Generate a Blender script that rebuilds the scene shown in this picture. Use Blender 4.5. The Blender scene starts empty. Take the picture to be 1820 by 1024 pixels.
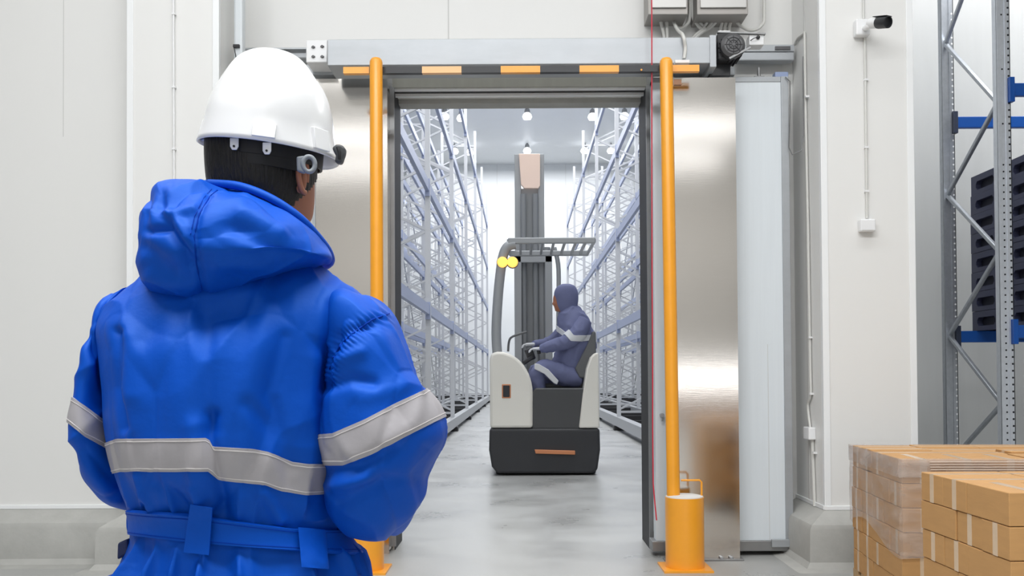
import bpy, math, random
import numpy as np
from mathutils import Vector, Matrix, noise
PI = math.pi
C = bpy.context.scene.collection
scn = bpy.context.scene
random.seed(4)

# ------------------------------------------------------------------ camera
F = 1700.0; HZ = 668.0; VX = 925.0; CAMZ = 1.2
PITCH = math.radians(1.0); ROLL = math.radians(-0.35)
camd = bpy.data.cameras.new('camera'); cam = bpy.data.objects.new('camera', camd); C.objects.link(cam)
camd.sensor_width = 36; camd.lens = F / 1820 * 36; camd.clip_start = .05; camd.clip_end = 200
RM = Matrix.Rotation(PI / 2 + PITCH, 3, 'X') @ Matrix.Rotation(ROLL, 3, 'Z')
cam.matrix_world = Matrix.Translation((0, 0, CAMZ)) @ RM.to_4x4()
SX = (910 - VX) - 1.0; SY = (HZ - 512) - F * math.tan(PITCH)
camd.shift_x = SX / 1820; camd.shift_y = SY / 1820
scn.camera = cam
RN = np.array(RM)
def P(px, py, Y):
    """point of the vertical plane at distance Y seen at photo pixel px, py"""
    d = RM @ Vector(((px - 910 + SX) / F, -(py - 512 - SY) / F, -1))
    t = Y / d.y
    return Vector((d.x * t, Y, CAMZ + d.z * t))
def proj(pts):
    q = (np.asarray(pts) - np.array([0, 0, CAMZ])) @ RN
    w = -q[..., 2]
    return 910 - SX + F * q[..., 0] / w, 512 + SY - F * q[..., 1] / w

# ------------------------------------------------------------------ world, lamps, exposure
w = bpy.data.worlds.new('world'); scn.world = w; w.use_nodes = True
w.node_tree.nodes['Background'].inputs[0].default_value = (.93, .96, 1, 1)
w.node_tree.nodes['Background'].inputs[1].default_value = .55
scn.view_settings.view_transform = 'Standard'; scn.view_settings.look = 'None'
scn.view_settings.exposure = 0.0; scn.view_settings.gamma = 1.0
scn.view_settings.use_curve_mapping = False
def area(name, loc, sx, sy, power, rot=(0, 0, 0), col=(1, 1, 1)):
    l = bpy.data.lights.new(name, 'AREA'); l.shape = 'RECTANGLE'; l.size = sx; l.size_y = sy
    l.energy = power; l.color = col
    o = bpy.data.objects.new(name, l); o.location = loc; o.rotation_euler = rot; C.objects.link(o)
    return o
# ceiling lamp rows of the loading hall
for yy, pw, sx_, sy_ in ((-7.0, 85, 9, .9), (-4.4, 85, 9, .9), (.6, 430, 6, 1.2), (4.2, 125, 9, .6)):
    area('hall_lamp_light', (-.4, yy, 5.6), sx_, sy_, pw, col=(.985, .992, 1))
area('added_rear_wash_light', (0, -9.3, 5.2), 14, .4, 150, (math.radians(-55), 0, 0))  # added wash on the unseen rear wall, so the steel sheets reflect brightness
area('added_rear_strip_light', (0, -11.9, 1.1), 13, .3, 62, (PI / 2, 0, 0))  # added strip out of view, gives the steel sheets a bright low band
area('bay_fill_light', (5.2, 8.0, 5.8), 4, .5, 160)  # added fill that lifts the dark wall behind the right rack
# lamp rows of the cold store, nearest one added to light the truck
for yy in (8.6, 12, 18, 24, 30, 36, 42, 47):
    area('store_lamp_light', (.3, yy, 12.0), 10, 2.2, 340 if yy < 9 else 570, col=(.985, .992, 1))

# ------------------------------------------------------------------ materials
def lin(r, g, b):
    f = lambda c: (c / 255 / 12.92) if c / 255 <= .04045 else ((c / 255 + .055) / 1.055) ** 2.4
    return (f(r), f(g), f(b))
MATS = {}
def mat(name, rgb, rough=.5, metal=0, var=.0, vs=3.0, bump=0, bs=40, spec=.5, stretch=None, emit=0, coat=0, alpha=1, rvar=0, aniso=0, sheen=0):
    if name in MATS: return MATS[name]
    m = bpy.data.materials.new(name); m.use_nodes = True; nt = m.node_tree; N = nt.nodes; L = nt.links
    b = N['Principled BSDF']; c = lin(*rgb)
    b.inputs['Base Color'].default_value = (*c, 1); b.inputs['Roughness'].default_value = rough
    b.inputs['Metallic'].default_value = metal; b.inputs['Specular IOR Level'].default_value = spec
    b.inputs['Coat Weight'].default_value = coat; b.inputs['Sheen Weight'].default_value = sheen
    b.inputs['Coat Roughness'].default_value = .25
    b.inputs['Anisotropic'].default_value = aniso
    if alpha < 1: b.inputs['Alpha'].default_value = alpha
    if emit:
        b.inputs['Emission Color'].default_value = (*c, 1); b.inputs['Emission Strength'].default_value = emit
    tc = N.new('ShaderNodeTexCoord'); src = tc.outputs['Object']
    if stretch:
        mp = N.new('ShaderNodeMapping'); mp.inputs['Scale'].default_value = stretch; L.new(src, mp.inputs[0]); src = mp.outputs[0]
    nz = N.new('ShaderNodeTexNoise'); nz.inputs['Scale'].default_value = vs; nz.inputs['Detail'].default_value = 5
    nz.inputs['Roughness'].default_value = .6
    L.new(src, nz.inputs['Vector'])
    rp = N.new('ShaderNodeMapRange'); rp.inputs[1].default_value = .3; rp.inputs[2].default_value = .7
    rp.inputs[3].default_value = 1 - var; rp.inputs[4].default_value = 1 + var
    L.new(nz.outputs['Fac'], rp.inputs[0])
    mx = N.new('ShaderNodeVectorMath'); mx.operation = 'SCALE'; mx.inputs[0].default_value = c
    L.new(rp.outputs[0], mx.inputs['Scale']); L.new(mx.outputs[0], b.inputs['Base Color'])
    if rvar:
        r2 = N.new('ShaderNodeMapRange'); r2.inputs[1].default_value = .3; r2.inputs[2].default_value = .7
        r2.inputs[3].default_value = rough - rvar; r2.inputs[4].default_value = rough + rvar
        L.new(nz.outputs['Fac'], r2.inputs[0]); L.new(r2.outputs[0], b.inputs['Roughness'])
    if bump:
        n2 = N.new('ShaderNodeTexNoise'); n2.inputs['Scale'].default_value = bs; n2.inputs['Detail'].default_value = 4
        L.new(src, n2.inputs['Vector'])
        bp = N.new('ShaderNodeBump'); bp.inputs['Strength'].default_value = bump; bp.inputs['Distance'].default_value = .01
        L.new(n2.outputs['Fac'], bp.inputs['Height']); L.new(bp.outputs[0], b.inputs['Normal'])
    MATS[name] = m
    return m
M_wall = mat('painted_panel', (232, 232, 230), .38, var=.012, vs=.7, stretch=(1, 1, .4))
M_wallgrey = mat('galvanised_panel', (196, 198, 198), .3, var=.03, vs=1.5, stretch=(4, 4, .3))
M_trim = mat('white_trim', (242, 244, 245), .25)
M_joint = mat('joint_sealant', (206, 206, 204), .5)
M_floor = mat('polished_concrete', (168, 169, 167), .34, var=.13, vs=1.4, rvar=.1, bump=.03, bs=30)
M_curb = mat('cement_render', (174, 174, 170), .7, var=.09, vs=5, bump=.12, bs=35)
M_steel = mat('brushed_stainless', (222, 218, 213), .115, 1, var=.015, vs=3, stretch=(1, 1, 40), aniso=.0, bump=.008, bs=8)
M_alu = mat('aluminium_cover', (172, 176, 180), .42, .4, var=.05, vs=6, stretch=(.6, 1, 2))
M_alud = mat('aluminium_dull', (150, 151, 152), .42, .7, var=.06, vs=9)
M_door = mat('door_skin', (222, 229, 234), .35, var=.02, vs=4, stretch=(8, 8, .3))
M_rubber = mat('black_gasket', (42, 43, 45), .6)
M_yel = mat('yellow_paint', (246, 166, 42), .33, var=.03, vs=8, coat=.3)
M_peach = mat('faded_orange_tape', (250, 196, 140), .4)
M_blk = mat('black_paint', (36, 38, 42), .4)
M_white = mat('white_plastic', (236, 237, 238), .35)
M_pipe = mat('pale_conduit', (214, 214, 210), .4)
M_red = mat('red_cord', (205, 50, 72), .55)
M_box = mat('grey_cabinet', (158, 154, 150), .4, .3, var=.03, vs=3)
M_boxl = mat('cabinet_cover', (188, 187, 185), .35, .35)
M_motor = mat('motor_casting', (52, 52, 54), .5, .3, bump=.1, bs=60)
M_motorl = mat('motor_fan_cover', (92, 92, 94), .45, .4)
M_concap = mat('concrete_fill', (222, 222, 220), .8, bump=.1, bs=60)
M_card = mat('cardboard', (192, 146, 92), .75, var=.05, vs=6, stretch=(1, 1, 6), bump=.05, bs=30)
M_cardr = mat('cardboard_edge', (170, 118, 66), .8)
M_tape = mat('packing_tape', (214, 188, 158), .22, var=.06, vs=20)
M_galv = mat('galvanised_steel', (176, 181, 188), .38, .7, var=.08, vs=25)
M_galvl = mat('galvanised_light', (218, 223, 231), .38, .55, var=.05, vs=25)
M_hole = mat('punched_hole', (30, 33, 40), .8)
M_blue = mat('blue_beam_paint', (12, 82, 168), .4, var=.04, vs=6)
M_blued = mat('dark_connector', (48, 56, 76), .45)
M_pal = mat('navy_plastic', (58, 62, 88), .5, var=.04, vs=8)
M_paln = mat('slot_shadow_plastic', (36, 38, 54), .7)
M_rackw = mat('white_rack_steel', (206, 208, 211), .4, .15)
M_rackb = mat('pale_blue_beam', (170, 180, 208), .4, .1)
M_base = mat('rack_base_steel', (176, 178, 180), .4, .3)
M_lamp = mat('lamp_glass', (250, 252, 255), .4, emit=5)
M_store = mat('store_panel', (232, 235, 237), .45, var=.01, vs=1)
M_pallet = mat('pallet_wood', (180, 150, 110), .8, var=.1, vs=8, stretch=(1, 8, 8))

# ------------------------------------------------------------------ mesh tools
ORG = {}
class MB:
    def __init__(s): s.v = []; s.f = []; s.m = []
    def add(s, vs, fs, mi=0):
        n = len(s.v); s.v += [tuple(p) for p in vs]
        for f in fs: s.f.append([n + i for i in f]); s.m.append(mi)
        return s
    def box(s, x0, x1, y0, y1, z0, z1, mi=0):
        return s.add([(x0, y0, z0), (x1, y0, z0), (x1, y1, z0), (x0, y1, z0), (x0, y0, z1), (x1, y0, z1), (x1, y1, z1), (x0, y1, z1)],
                     [(0, 3, 2, 1), (4, 5, 6, 7), (0, 1, 5, 4), (1, 2, 6, 5), (2, 3, 7, 6), (3, 0, 4, 7)], mi)
    def bar(s, a, b, wx, wy, up=(0, 0, 1), mi=0):
        a = Vector(a); b = Vector(b); d = (b - a).normalized(); u = Vector(up)
        if abs(d.dot(u)) > .98: u = Vector((0, 1, 0))
        r = d.cross(u).normalized(); u = r.cross(d)
        vs = []
        for p in (a, b):
            for i, j in ((-1, -1), (1, -1), (1, 1), (-1, 1)): vs.append(p + r * i * wx / 2 + u * j * wy / 2)
        return s.add(vs, [(0, 3, 2, 1), (4, 5, 6, 7), (0, 1, 5, 4), (1, 2, 6, 5), (2, 3, 7, 6), (3, 0, 4, 7)], mi)
    def tube(s, path, r, n=10, mi=0, cap=True):
        path = [Vector(p) for p in path]; k = len(path); vs = []
        rs = r if isinstance(r, (list, tuple)) else [r] * k
        prev = None
        for i, p in enumerate(path):
            t = (path[min(i + 1, k - 1)] - path[max(i - 1, 0)]).normalized()
            if prev is None:
                a = Vector((0, 0, 1)) if abs(t.z) < .9 else Vector((1, 0, 0)); prev = t.cross(a).normalized()
            prev = (prev - t * prev.dot(t)).normalized(); q = t.cross(prev)
            for j in range(n):
                an = 2 * PI * j / n; vs.append(p + (prev * math.cos(an) + q * math.sin(an)) * rs[i])
        fs = []
        for i in range(k - 1):
            for j in range(n):
                fs.append((i * n + j, i * n + (j + 1) % n, (i + 1) * n + (j + 1) % n, (i + 1) * n + j))
        if cap: fs += [tuple(range(n))[::-1], tuple((k - 1) * n + j for j in range(n))]
        return s.add(vs, fs, mi)
    def lathe(s, o, prof, axis=(0, 0, 1), n=28, mi=0):
        o = Vector(o); ax = Vector(axis).normalized(); a = Vector((1, 0, 0)) if abs(ax.x) < .9 else Vector((0, 1, 0))
        p = ax.cross(a).normalized(); q = ax.cross(p); vs = []; fs = []
        for r, h in prof:
            for j in range(n):
                an = 2 * PI * j / n; vs.append(o + ax * h + (p * math.cos(an) + q * math.sin(an)) * r)
        k = len(prof)
        for i in range(k - 1):
            for j in range(n): fs.append((i * n + j, i * n + (j + 1) % n, (i + 1) * n + (j + 1) % n, (i + 1) * n + j))
        fs += [tuple(range(n))[::-1], tuple((k - 1) * n + j for j in range(n))]
        return s.add(vs, fs, mi)
    def prism(s, poly, d0, d1, mi=0):
        """poly: world points of one face; extruded along vectors d0 and d1"""
        d0 = Vector(d0); d1 = Vector(d1); n = len(poly)
        vs = [Vector(p) + d0 for p in poly] + [Vector(p) + d1 for p in poly]
        fs = [tuple(range(n)), tuple(range(2 * n - 1, n - 1, -1))] + [(i, i + n, (i + 1) % n + n, (i + 1) % n) for i in range(n)]
        return s.add(vs, fs, mi)
    def build(s, name, m, parent=None, bevel=0, smooth=0, origin=None, seg=2):
        me = bpy.data.meshes.new(name); o = bpy.data.objects.new(name, me); C.objects.link(o)
        V = np.array(s.v, dtype=float)
        if parent is not None: og = ORG[parent.name]
        elif origin is not None: og = np.array(origin, dtype=float)
        else:
            mn, mxx = V.min(0), V.max(0); og = np.array([(mn[0] + mxx[0]) / 2, (mn[1] + mxx[1]) / 2, mn[2]])
        me.from_pydata([tuple(p) for p in V - og], [], s.f)
        for x in (m if isinstance(m, (list, tuple)) else [m]): me.materials.append(x)
        me.polygons.foreach_set('material_index', s.m)
        if smooth:
            me.polygons.foreach_set('use_smooth', [True] * len(s.f))
        me.update()
        import bmesh
        bm = bmesh.new(); bm.from_mesh(me); bmesh.ops.recalc_face_normals(bm, faces=bm.faces)
        if smooth and smooth < 180:
            for e in bm.edges:
                if len(e.link_faces) == 2 and e.calc_face_angle(0) > math.radians(smooth): e.smooth = False
        bm.to_mesh(me); bm.free()
        if bevel:
            b = o.modifiers.new('bevel', 'BEVEL'); b.width = bevel; b.segments = seg; b.limit_method = 'ANGLE'; b.angle_limit = math.radians(40)
            me.polygons.foreach_set('use_smooth', [True] * len(s.f)) if smooth else None
        if parent is not None: o.parent = parent
        else: o.location = og
        ORG[o.name] = og
        return o
def tag(o, label=None, cat=None, group=None, kind=None):
    if label: o['label'] = label
    if cat: o['category'] = cat
    if group: o['group'] = group
    if kind: o['kind'] = kind
    return o
def thing(name, loc, label, cat, group=None):
    o = bpy.data.objects.new(name, None); C.objects.link(o); o.location = loc; o.empty_display_size = .1
    ORG[o.name] = np.array(loc, dtype=float)
    return tag(o, label, cat, group)
KIDS = {}
def copy_tree(o, loc, rz=None, label=None):
    r = o.copy(); C.objects.link(r); r.location = loc
    if rz is not None: r.rotation_euler = (0, 0, rz)
    if label: r['label'] = label
    for ch in o.children:
        c = ch.copy(); C.objects.link(c); c.parent = r
        for g in ch.children:
            d = g.copy(); C.objects.link(d); d.parent = c
    return r
def struct(o): o['kind'] = 'structure'; return o
# ------------------------------------------------------------------ the hall
YW = 6.64; YB = 7.02                     # front and back of the wall with the doorway
xo0 = P(700, 560, YW).x; xo1 = P(1151.5, 560, YW).x; zo = P(925, 156, YW).z
XCL0 = P(227, 500, 6.10).x; XCL1 = P(388, 400, 6.10).x   # left pier
XCR0 = P(1462, 450, 6.02).x; XCR1 = P(1625, 450, 6.02).x # right pier
HT = 6.0
b = MB(); b.box(-16, 16, -13, 52, -.1, 0); struct(b.build('floor', M_floor))
b = MB(); b.box(XCL1 - .02, xo0, YW, YB, 0, 12.4); b.box(xo1, XCR0 + .02, YW, YB, 0, 12.4); b.box(xo0, xo1, YW, YB, zo, 12.4)
b.box(-14, XCL1 - .02, YW, YB, 0, 12.4); b.box(XCR0 + .02, 14, YW, YB, 6.2, 12.4); b.box(XCR0 + .02, XCR1 - .02, YW, YB, 0, 6.2)
for px in (797,):
    x = P(px, 30, YW).x; b.box(x - .004, x + .004, YW - .003, YW, 3.4, HT, 1)
struct(b.build('wall_front', [M_wall, M_joint]))
b = MB(); b.box(2.6, 9, 9.75, 9.85, 0, HT)
struct(b.build('wall_bay_back', M_wallgrey))
b = MB(); b.box(XCR1 - .02, XCR1 + .08, YB, 9.85, 0, HT); struct(b.build('wall_bay_side', M_wallgrey))
b = MB(); b.box(-9, XCL0 + .05, 6.30, YW, 0, HT)
for px in (113,):
    x = P(px, 90, 6.3).x; b.box(x - .002, x + .002, 6.298, 6.30, 2.8, HT, 1)
struct(b.build('wall_left', [M_wall, M_joint]))
b = MB(); b.box(XCL0, XCL1, 6.10, YW, 0, HT); b.box(XCR0, XCR1, 6.02, YB, 0, HT)
struct(b.build('wall_pier', [M_wall]))
b = MB()
for (x, y, sx) in ((XCL0, 6.10, 1), (XCL1, 6.10, -1), (XCR0, 6.02, 1), (XCR1, 6.02, -1)):
    b.box(min(x - .004 * sx, x + .035 * sx), max(x - .004 * sx, x + .035 * sx), y - .006, y + .0, .372, HT)
    b.box(min(x - .006 * sx, x), max(x - .006 * sx, x), y - .006, y + .035, .372, HT)
x = XCR0; b.box(x - .004, x + .0, 6.34, 6.36, .372, HT, 1)
struct(b.build('trim_1', [M_trim, M_joint], bevel=.002))
b = MB()
for (x0, x1, y) in ((-9, XCL0 - .01, 6.30), (XCL0 - .008, XCL1 + .008, 6.10), (XCR0 - .008, XCR1 + .008, 6.02)):
    b.box(x0, x1, y - .012, y, .345, .372)
b.box(XCL1, XCL1 + .012, 6.10, YW, .345, .372); b.box(XCR0 - .012, XCR0, 6.02, YW, .345, .372)
struct(b.build('trim_2', M_trim, bevel=.003))
# cement curb along the walls
def curb(name, wl, outs):
    prof = [(0, .35), (.125, .27), (.14, .24), (.145, .045), (.17, .012), (.24, 0), (0, 0)]
    m = MB(); vs = []; n = len(prof)
    for (x, y), (ox, oy) in zip(wl, outs):
        for d, z in prof: vs.append((x + ox * d, y + oy * d, z))
    fs = []
    for i in range(len(wl) - 1):
        for j in range(n): fs.append((i * n + j, i * n + (j + 1) % n, (i + 1) * n + (j + 1) % n, (i + 1) * n + j))
    fs += [tuple(range(n)), tuple((len(wl) - 1) * n + j for j in range(n))]
    m.add(vs, fs); return struct(m.build(name, M_curb, smooth=30))
curb('baseboard_left', [(-9, 6.3), (XCL0, 6.3), (XCL0, 6.1), (XCL1, 6.1), (XCL1, YW)], [(0, -1), (-1, -1), (-1, -1), (1, -1), (1, 0)])
curb('baseboard_right', [(XCR0, YW), (XCR0, 6.02), (XCR1, 6.02), (XCR1, YB)], [(-1, 0), (-1, -1), (1, -1), (1, 0)])
b = MB(); b.box(-9.1, -9, -12, YW, 0, HT); struct(b.build('wall_side', mat('side_panel', (170, 170, 170), .6)))
b = MB(); b.box(9, 9.1, -12, 10, 0, 7); struct(b.build('wall_right', M_wallgrey))
b = MB(); b.box(-9, 9, -12.1, -12, 0, HT); b.box(-9, 9, -11.999, -11.99, .95, 1.5, 1); b.box(-9, 9, -11.999, -11.99, 0, .85, 2)
struct(b.build('wall_rear', [mat('rear_panel', (215, 213, 210), .6), M_trim, mat('brown_reflection_band', (165, 130, 105), .6)]))  # white and brown bands invented for the steel sheets to mirror
b = MB(); b.box(-9, 9, -12, YW, HT, HT + .1); b.box(2.6, 9, YW, 9.75, HT, HT + .1); struct(b.build('ceiling', M_wall))
# cold store shell
b = MB(); b.box(-14.1, -14, YB, 50, 0, 12.4); b.box(14, 14.1, YB, 50, 0, 12.4); struct(b.build('wall_store_side', M_store))
b = MB(); b.box(-14, 14, 50, 50.1, 0, 12.4)
for i in range(-11, 12): b.box(i * 1.2 - .006, i * 1.2 + .006, 49.99, 50, 0, 12.4, 1)
struct(b.build('wall_store_far', [M_store, M_joint]))
b = MB(); b.box(-14, 14, YB, 50, 12.3, 12.4)
struct(b.build('ceiling_store', [M_store]))
# lintel / jamb lining
b = MB()
b.box(xo0, xo0 + .004, YW, YB, 0, zo); b.box(xo1 - .004, xo1, YW, YB, 0, zo)
struct(b.build('trim_3', M_rubber))
b = MB(); zz = zo
b.box(xo0 - .12, xo0, YW - .02, YW + .02, .0, zo + .11); b.box(xo1, xo1 + .05, YW - .02, YW + .02, 0, zo + .11)
struct(b.build('trim_4', M_steel, bevel=.003))
b = MB(); b.box(xo0, xo1, YW - .018, YW + .02, zo, zo + .11)
struct(b.build('trim_9', mat('lintel_metal', (158, 158, 150), .35, .4, var=.05, vs=2, stretch=(6, 1, .3))))
b = MB(); b.box(xo0 + .004, xo1 - .004, YW + .05, YW + .09, zo - .008, zo)
struct(b.build('trim_5', M_blk))
b = MB(); b.box(xo0 + .004, xo1 - .004, YW + .26, YB + .02, zo - .034, zo + .02)
struct(b.build('trim_6', M_curb, bevel=.003))
b = MB(); b.box(xo0 + .004, xo1 - .004, YW, YW + .05, zo - .008, zo); b.box(xo0 + .004, xo1 - .004, YW + .09, YW + .19, zo - .01, zo); b.box(xo0 + .004, xo1 - .004, YW + .09, YW + .12, zo - .03, zo); struct(b.build('trim_7', M_trim))
b = MB(); b.box(xo0 - .02, xo0 + .012, YW - .035, YW - .02, .03, zo); b.box(xo1 - .006, xo1 + .02, YW - .04, YW - .02, .03, zo)
struct(b.build('trim_8', M_alud))

# ------------------------------------------------------------------ doorway hardware
def rectY(px0, py0, px1, py1, Y, b, d, mi=0):
    a = P(px0, py1, Y); c = P(px1, py0, Y); b.box(a.x, c.x, Y, Y + d, a.z, c.z, mi)
# sliding door leaf, pushed open to the right
dl = P(1163, 550, 6.36).x; dr = P(1400, 550, 6.36).x; dz1 = P(1350, 138, 6.36).z
t = thing('sliding_door', ((dl + dr) / 2, 6.42, .03), 'pale insulated sliding door leaf pushed open to the right of the doorway', 'door')
b = MB(); b.box(dl, dr - .03, 6.36, 6.48, .1, dz1)
x = P(1366, 800, 6.36).x; b.box(x, x + .003, 6.358, 6.36, .1, 1.4, 1)
b.build('panel', [M_door, M_joint], t, bevel=.004)
b = MB(); b.box(dr - .03, dr + .02, 6.35, 6.49, .05, dz1 + .005); tag(b.build('edge_frame', M_alu, t, bevel=.003), 'bright aluminium edge strip')
b = MB(); b.box(dl, dr - .03, 6.355, 6.485, dz1 - .03, dz1 + .005); b.build('top_frame', M_alu, t, bevel=.003)
b = MB(); b.box(dl - .03, dr + .02, 6.345, 6.5, .03, .1); b.build('bottom_rail', M_alud, t, bevel=.005)
b = MB(); q = P(1395, 968, 6.34); b.box(q.x - .09, q.x + .05, 6.32, 6.345, .06, .11); b.build('end_plate', M_alu, t, bevel=.003)
b = MB(); q = P(1176, 738, 6.35); b.tube([(q.x, 6.36, q.z), (q.x, 6.31, q.z)], .014, 12); b.tube([(q.x, 6.33, q.z), (q.x - .0, 6.33, q.z - .04)], .007, 8); b.build('latch', M_alu, t, smooth=40)
b = MB(); q = P(1350, 128, 6.4)
b.tube([(q.x, 6.42, dz1), (q.x, 6.42, dz1 + .09)], .012, 8); b.box(q.x - .035, q.x + .035, 6.40, 6.44, dz1 + .01, dz1 + .025); b.build('hanger', M_alud, t, bevel=.003)
b = MB(); q = P(1388, 131, 6.4); b.box(q.x - .045, q.x + .045, 6.38, 6.45, dz1 + .005, dz1 + .045); tag(b.build('sensor', mat('blue_sensor', (150, 165, 200), .4), t, bevel=.004), 'small blue-grey sensor box')
b = MB(); b.tube([P(1396, 137, 6.34), P(1404, 145, 6.33), P(1404, 200, 6.33), P(1402, 262, 6.33), P(1408, 275, 6.33), P(1424, 268, 6.33), P(1428, 240, 6.34), P(1427, 100, 6.38)], .004, 6)
b.build('sensor_cable', M_alud, t, smooth=60)
# stainless guard sheets either side
gl = P(1182, 550, 6.2).x; gr = P(1311, 550, 6.2).x
t = thing('guard_sheet', ((gl + gr) / 2, 6.2, 0), 'tall brushed stainless guard sheet right of the doorway, in front of the sliding door', 'guard sheet')
b = MB(); b.box(gl, gr, 6.2, 6.206, 0.012, P(1250, 138, 6.2).z); b.build('sheet', M_steel, t)
b = MB(); b.box(gl - .02, gr + .02, 6.17, 6.26, 0, .012); b.build('foot_plate', M_alud, t, bevel=.002)
for px in (1240, 1283, 1300):
    b = MB(); q = P(px, 1001, 6.18); b.lathe((q.x, 6.185, .012), [(.014, 0), (.014, .012), (.006, .018)], n=12); b.build('bolt', M_alu, t, smooth=40)
b = MB(); q = P(1203, 145, 6.19); b.box(q.x - .02, q.x + .03, 6.19, 6.2, q.z - .02, q.z + .015); tag(b.build('tag_plate', mat('brown_tag', (170, 125, 95), .5), t), 'small brown tag')
gl = P(556, 550, 6.5).x; gr = P(690, 550, 6.5).x
t = thing('guard_sheet', ((gl + gr) / 2, 6.5, 0), 'brushed stainless sheet left of the doorway, behind the helmet and the left yellow post', 'guard sheet')
b = MB(); b.box(gl, gr, 6.5, 6.506, 0, P(600, 140, 6.5).z); b.build('sheet', M_steel, t)
b = MB(); b.box(gl, gl + .02, 6.49, 6.51, 0, P(600, 140, 6.5).z); b.build('edge_strip', M_alu, t)
b = MB(); b.box(gr - .02, gr, 6.49, 6.6, .02, P(600, 160, 6.5).z); b.build('return_flange', M_steel, t)

# header cover and rail
t = thing('door_header', (0, 6.2, 3.2), 'long brushed aluminium cover box above the doorway', 'door header')
b = MB(); rectY(582, 66, 1271, 116.5, 6.12, b, .28); b.build('cover', M_alu, t, bevel=.004)
b = MB(); rectY(1262, 62, 1273, 119, 6.11, b, .3); b.build('end_cap', M_alu, t, bevel=.003)
t = thing('door_rail', (0, 6.45, 3.2), 'aluminium track rail running behind the header to both piers', 'rail')
b = MB(); rectY(434, 84, 583, 104, 6.5, b, .1); b.build('track', M_alu, t, bevel=.008)
b = MB(); rectY(1305, 92, 1412, 108, 6.5, b, .08); b.build('track', M_alu, t, bevel=.008)
b = MB(); rectY(1305, 79, 1412, 92, 6.5, b, .1); b.build('upper_rail', M_alu, t, bevel=.004)
b = MB(); rectY(428, 84, 583, 88, 6.46, b, .14); b.build('upper_lip', M_alu, t, bevel=.002)
for r_ in ((470, 90, 480, 98), (505, 92, 512, 98), (1378, 82, 1405, 88)):
    b = MB(); rectY(*r_, 6.49, b, .02); b.build('slot', M_motorl, t)
b = MB(); rectY(1200, 119, 1306, 134, 6.5, b, .12); b.build('mount_rail', M_alu, t, bevel=.003)
b = MB(); rectY(545, 113, 680, 133, 6.5, b, .12); b.build('mount_rail', M_alu, t, bevel=.003)
t = thing('mounting_bracket', P(562, 111, 6.3), 'square white bracket with slotted bolts at the left end of the header', 'bracket')
b = MB(); rectY(544, 71, 581, 111, 6.3, b, .22); b.build('plate', M_white, t, bevel=.006)
for px, py in ((557, 84), (573, 83), (557, 101), (573, 101)):
    b = MB(); q = P(px, py, 6.3); b.box(q.x - .012, q.x + .012, 6.292, 6.3, q.z - .004, q.z + .004); b.lathe((q.x, 6.3, q.z), [(.008, 0), (.008, .012)], axis=(0, -1, 0), n=10); b.build('bolt', M_motorl, t)
# motor
c = P(1305, 77, 6.1)
t = thing('door_motor', (c.x, 6.2, c.z - .13), 'black ribbed electric motor with fan cover at the right end of the header', 'motor')
b = MB(); b.lathe((c.x, 6.36, c.z), [(.03, 0), (.075, .0), (.075, .2), (.07, .22)], axis=(0, -1, 0), n=32)
for i in range(18):
    a = 2 * PI * i / 18; d = Vector((math.cos(a), 0, math.sin(a)))
    b.bar(Vector((c.x, 6.34, c.z)) + d * .078, Vector((c.x, 6.17, c.z)) + d * .078, .004, .016, up=d)
b.build('housing', M_motor, t, smooth=40)
b = MB(); b.lathe((c.x, 6.165, c.z), [(.079, -.02), (.079, .03), (.06, .045), (.012, .047), (.01, .05)], axis=(0, -1, 0), n=32)
b.build('fan_cover', M_motorl, t, smooth=35)
b = MB()
for i in range(8):
    a = 2 * PI * i / 8; d = Vector((math.cos(a), 0, math.sin(a))); b.bar(Vector((c.x, 6.117, c.z)) + d * .014, Vector((c.x, 6.12, c.z)) + d * .058, .005, .004)
for r in (.028, .046): b.tube([Vector((c.x + r * math.cos(a * PI / 12), 6.117, c.z + r * math.sin(a * PI / 12))) for a in range(25)], .0022, 5)
b.build('grille', M_motor, t)
b = MB(); q = P(1284, 84, 6.2); b.box(q.x - .035, q.x + .06, 6.18, 6.34, q.z - .09, q.z + .09); b.build('gearbox', M_motor, t, bevel=.012)
b = MB(); b.bar(P(1296, 104, 6.13), P(1334, 84, 6.13), .012, .012); b.bar(P(1275, 58, 6.2), P(1360, 61, 6.2), .03, .008); b.build('bracket_arm', M_alud, t)
b = MB(); b.box(c.x - .13, c.x + .01, 6.26, 6.44, c.z - .16, c.z + .06); b.build('back_plate', M_blk, t, bevel=.004)
t = thing('motor_terminal_box', P(1344, 80, 6.2), 'small white switch box between the motor and the rail', 'switch box')
b = MB(); rectY(1332, 61, 1358, 80, 6.2, b, .1); b.build('housing', M_white, t, bevel=.006)
b = MB(); q = P(1347, 67, 6.2); b.lathe((q.x, 6.2, q.z), [(.012, 0), (.012, .012), (.005, .016)], axis=(0, -1, 0), n=14); b.tube([(q.x, 6.19, q.z), P(1340, 68, 6.17), P(1334, 72, 6.2)], .003, 6); b.build('knob', M_motor, t, smooth=40)

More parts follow.
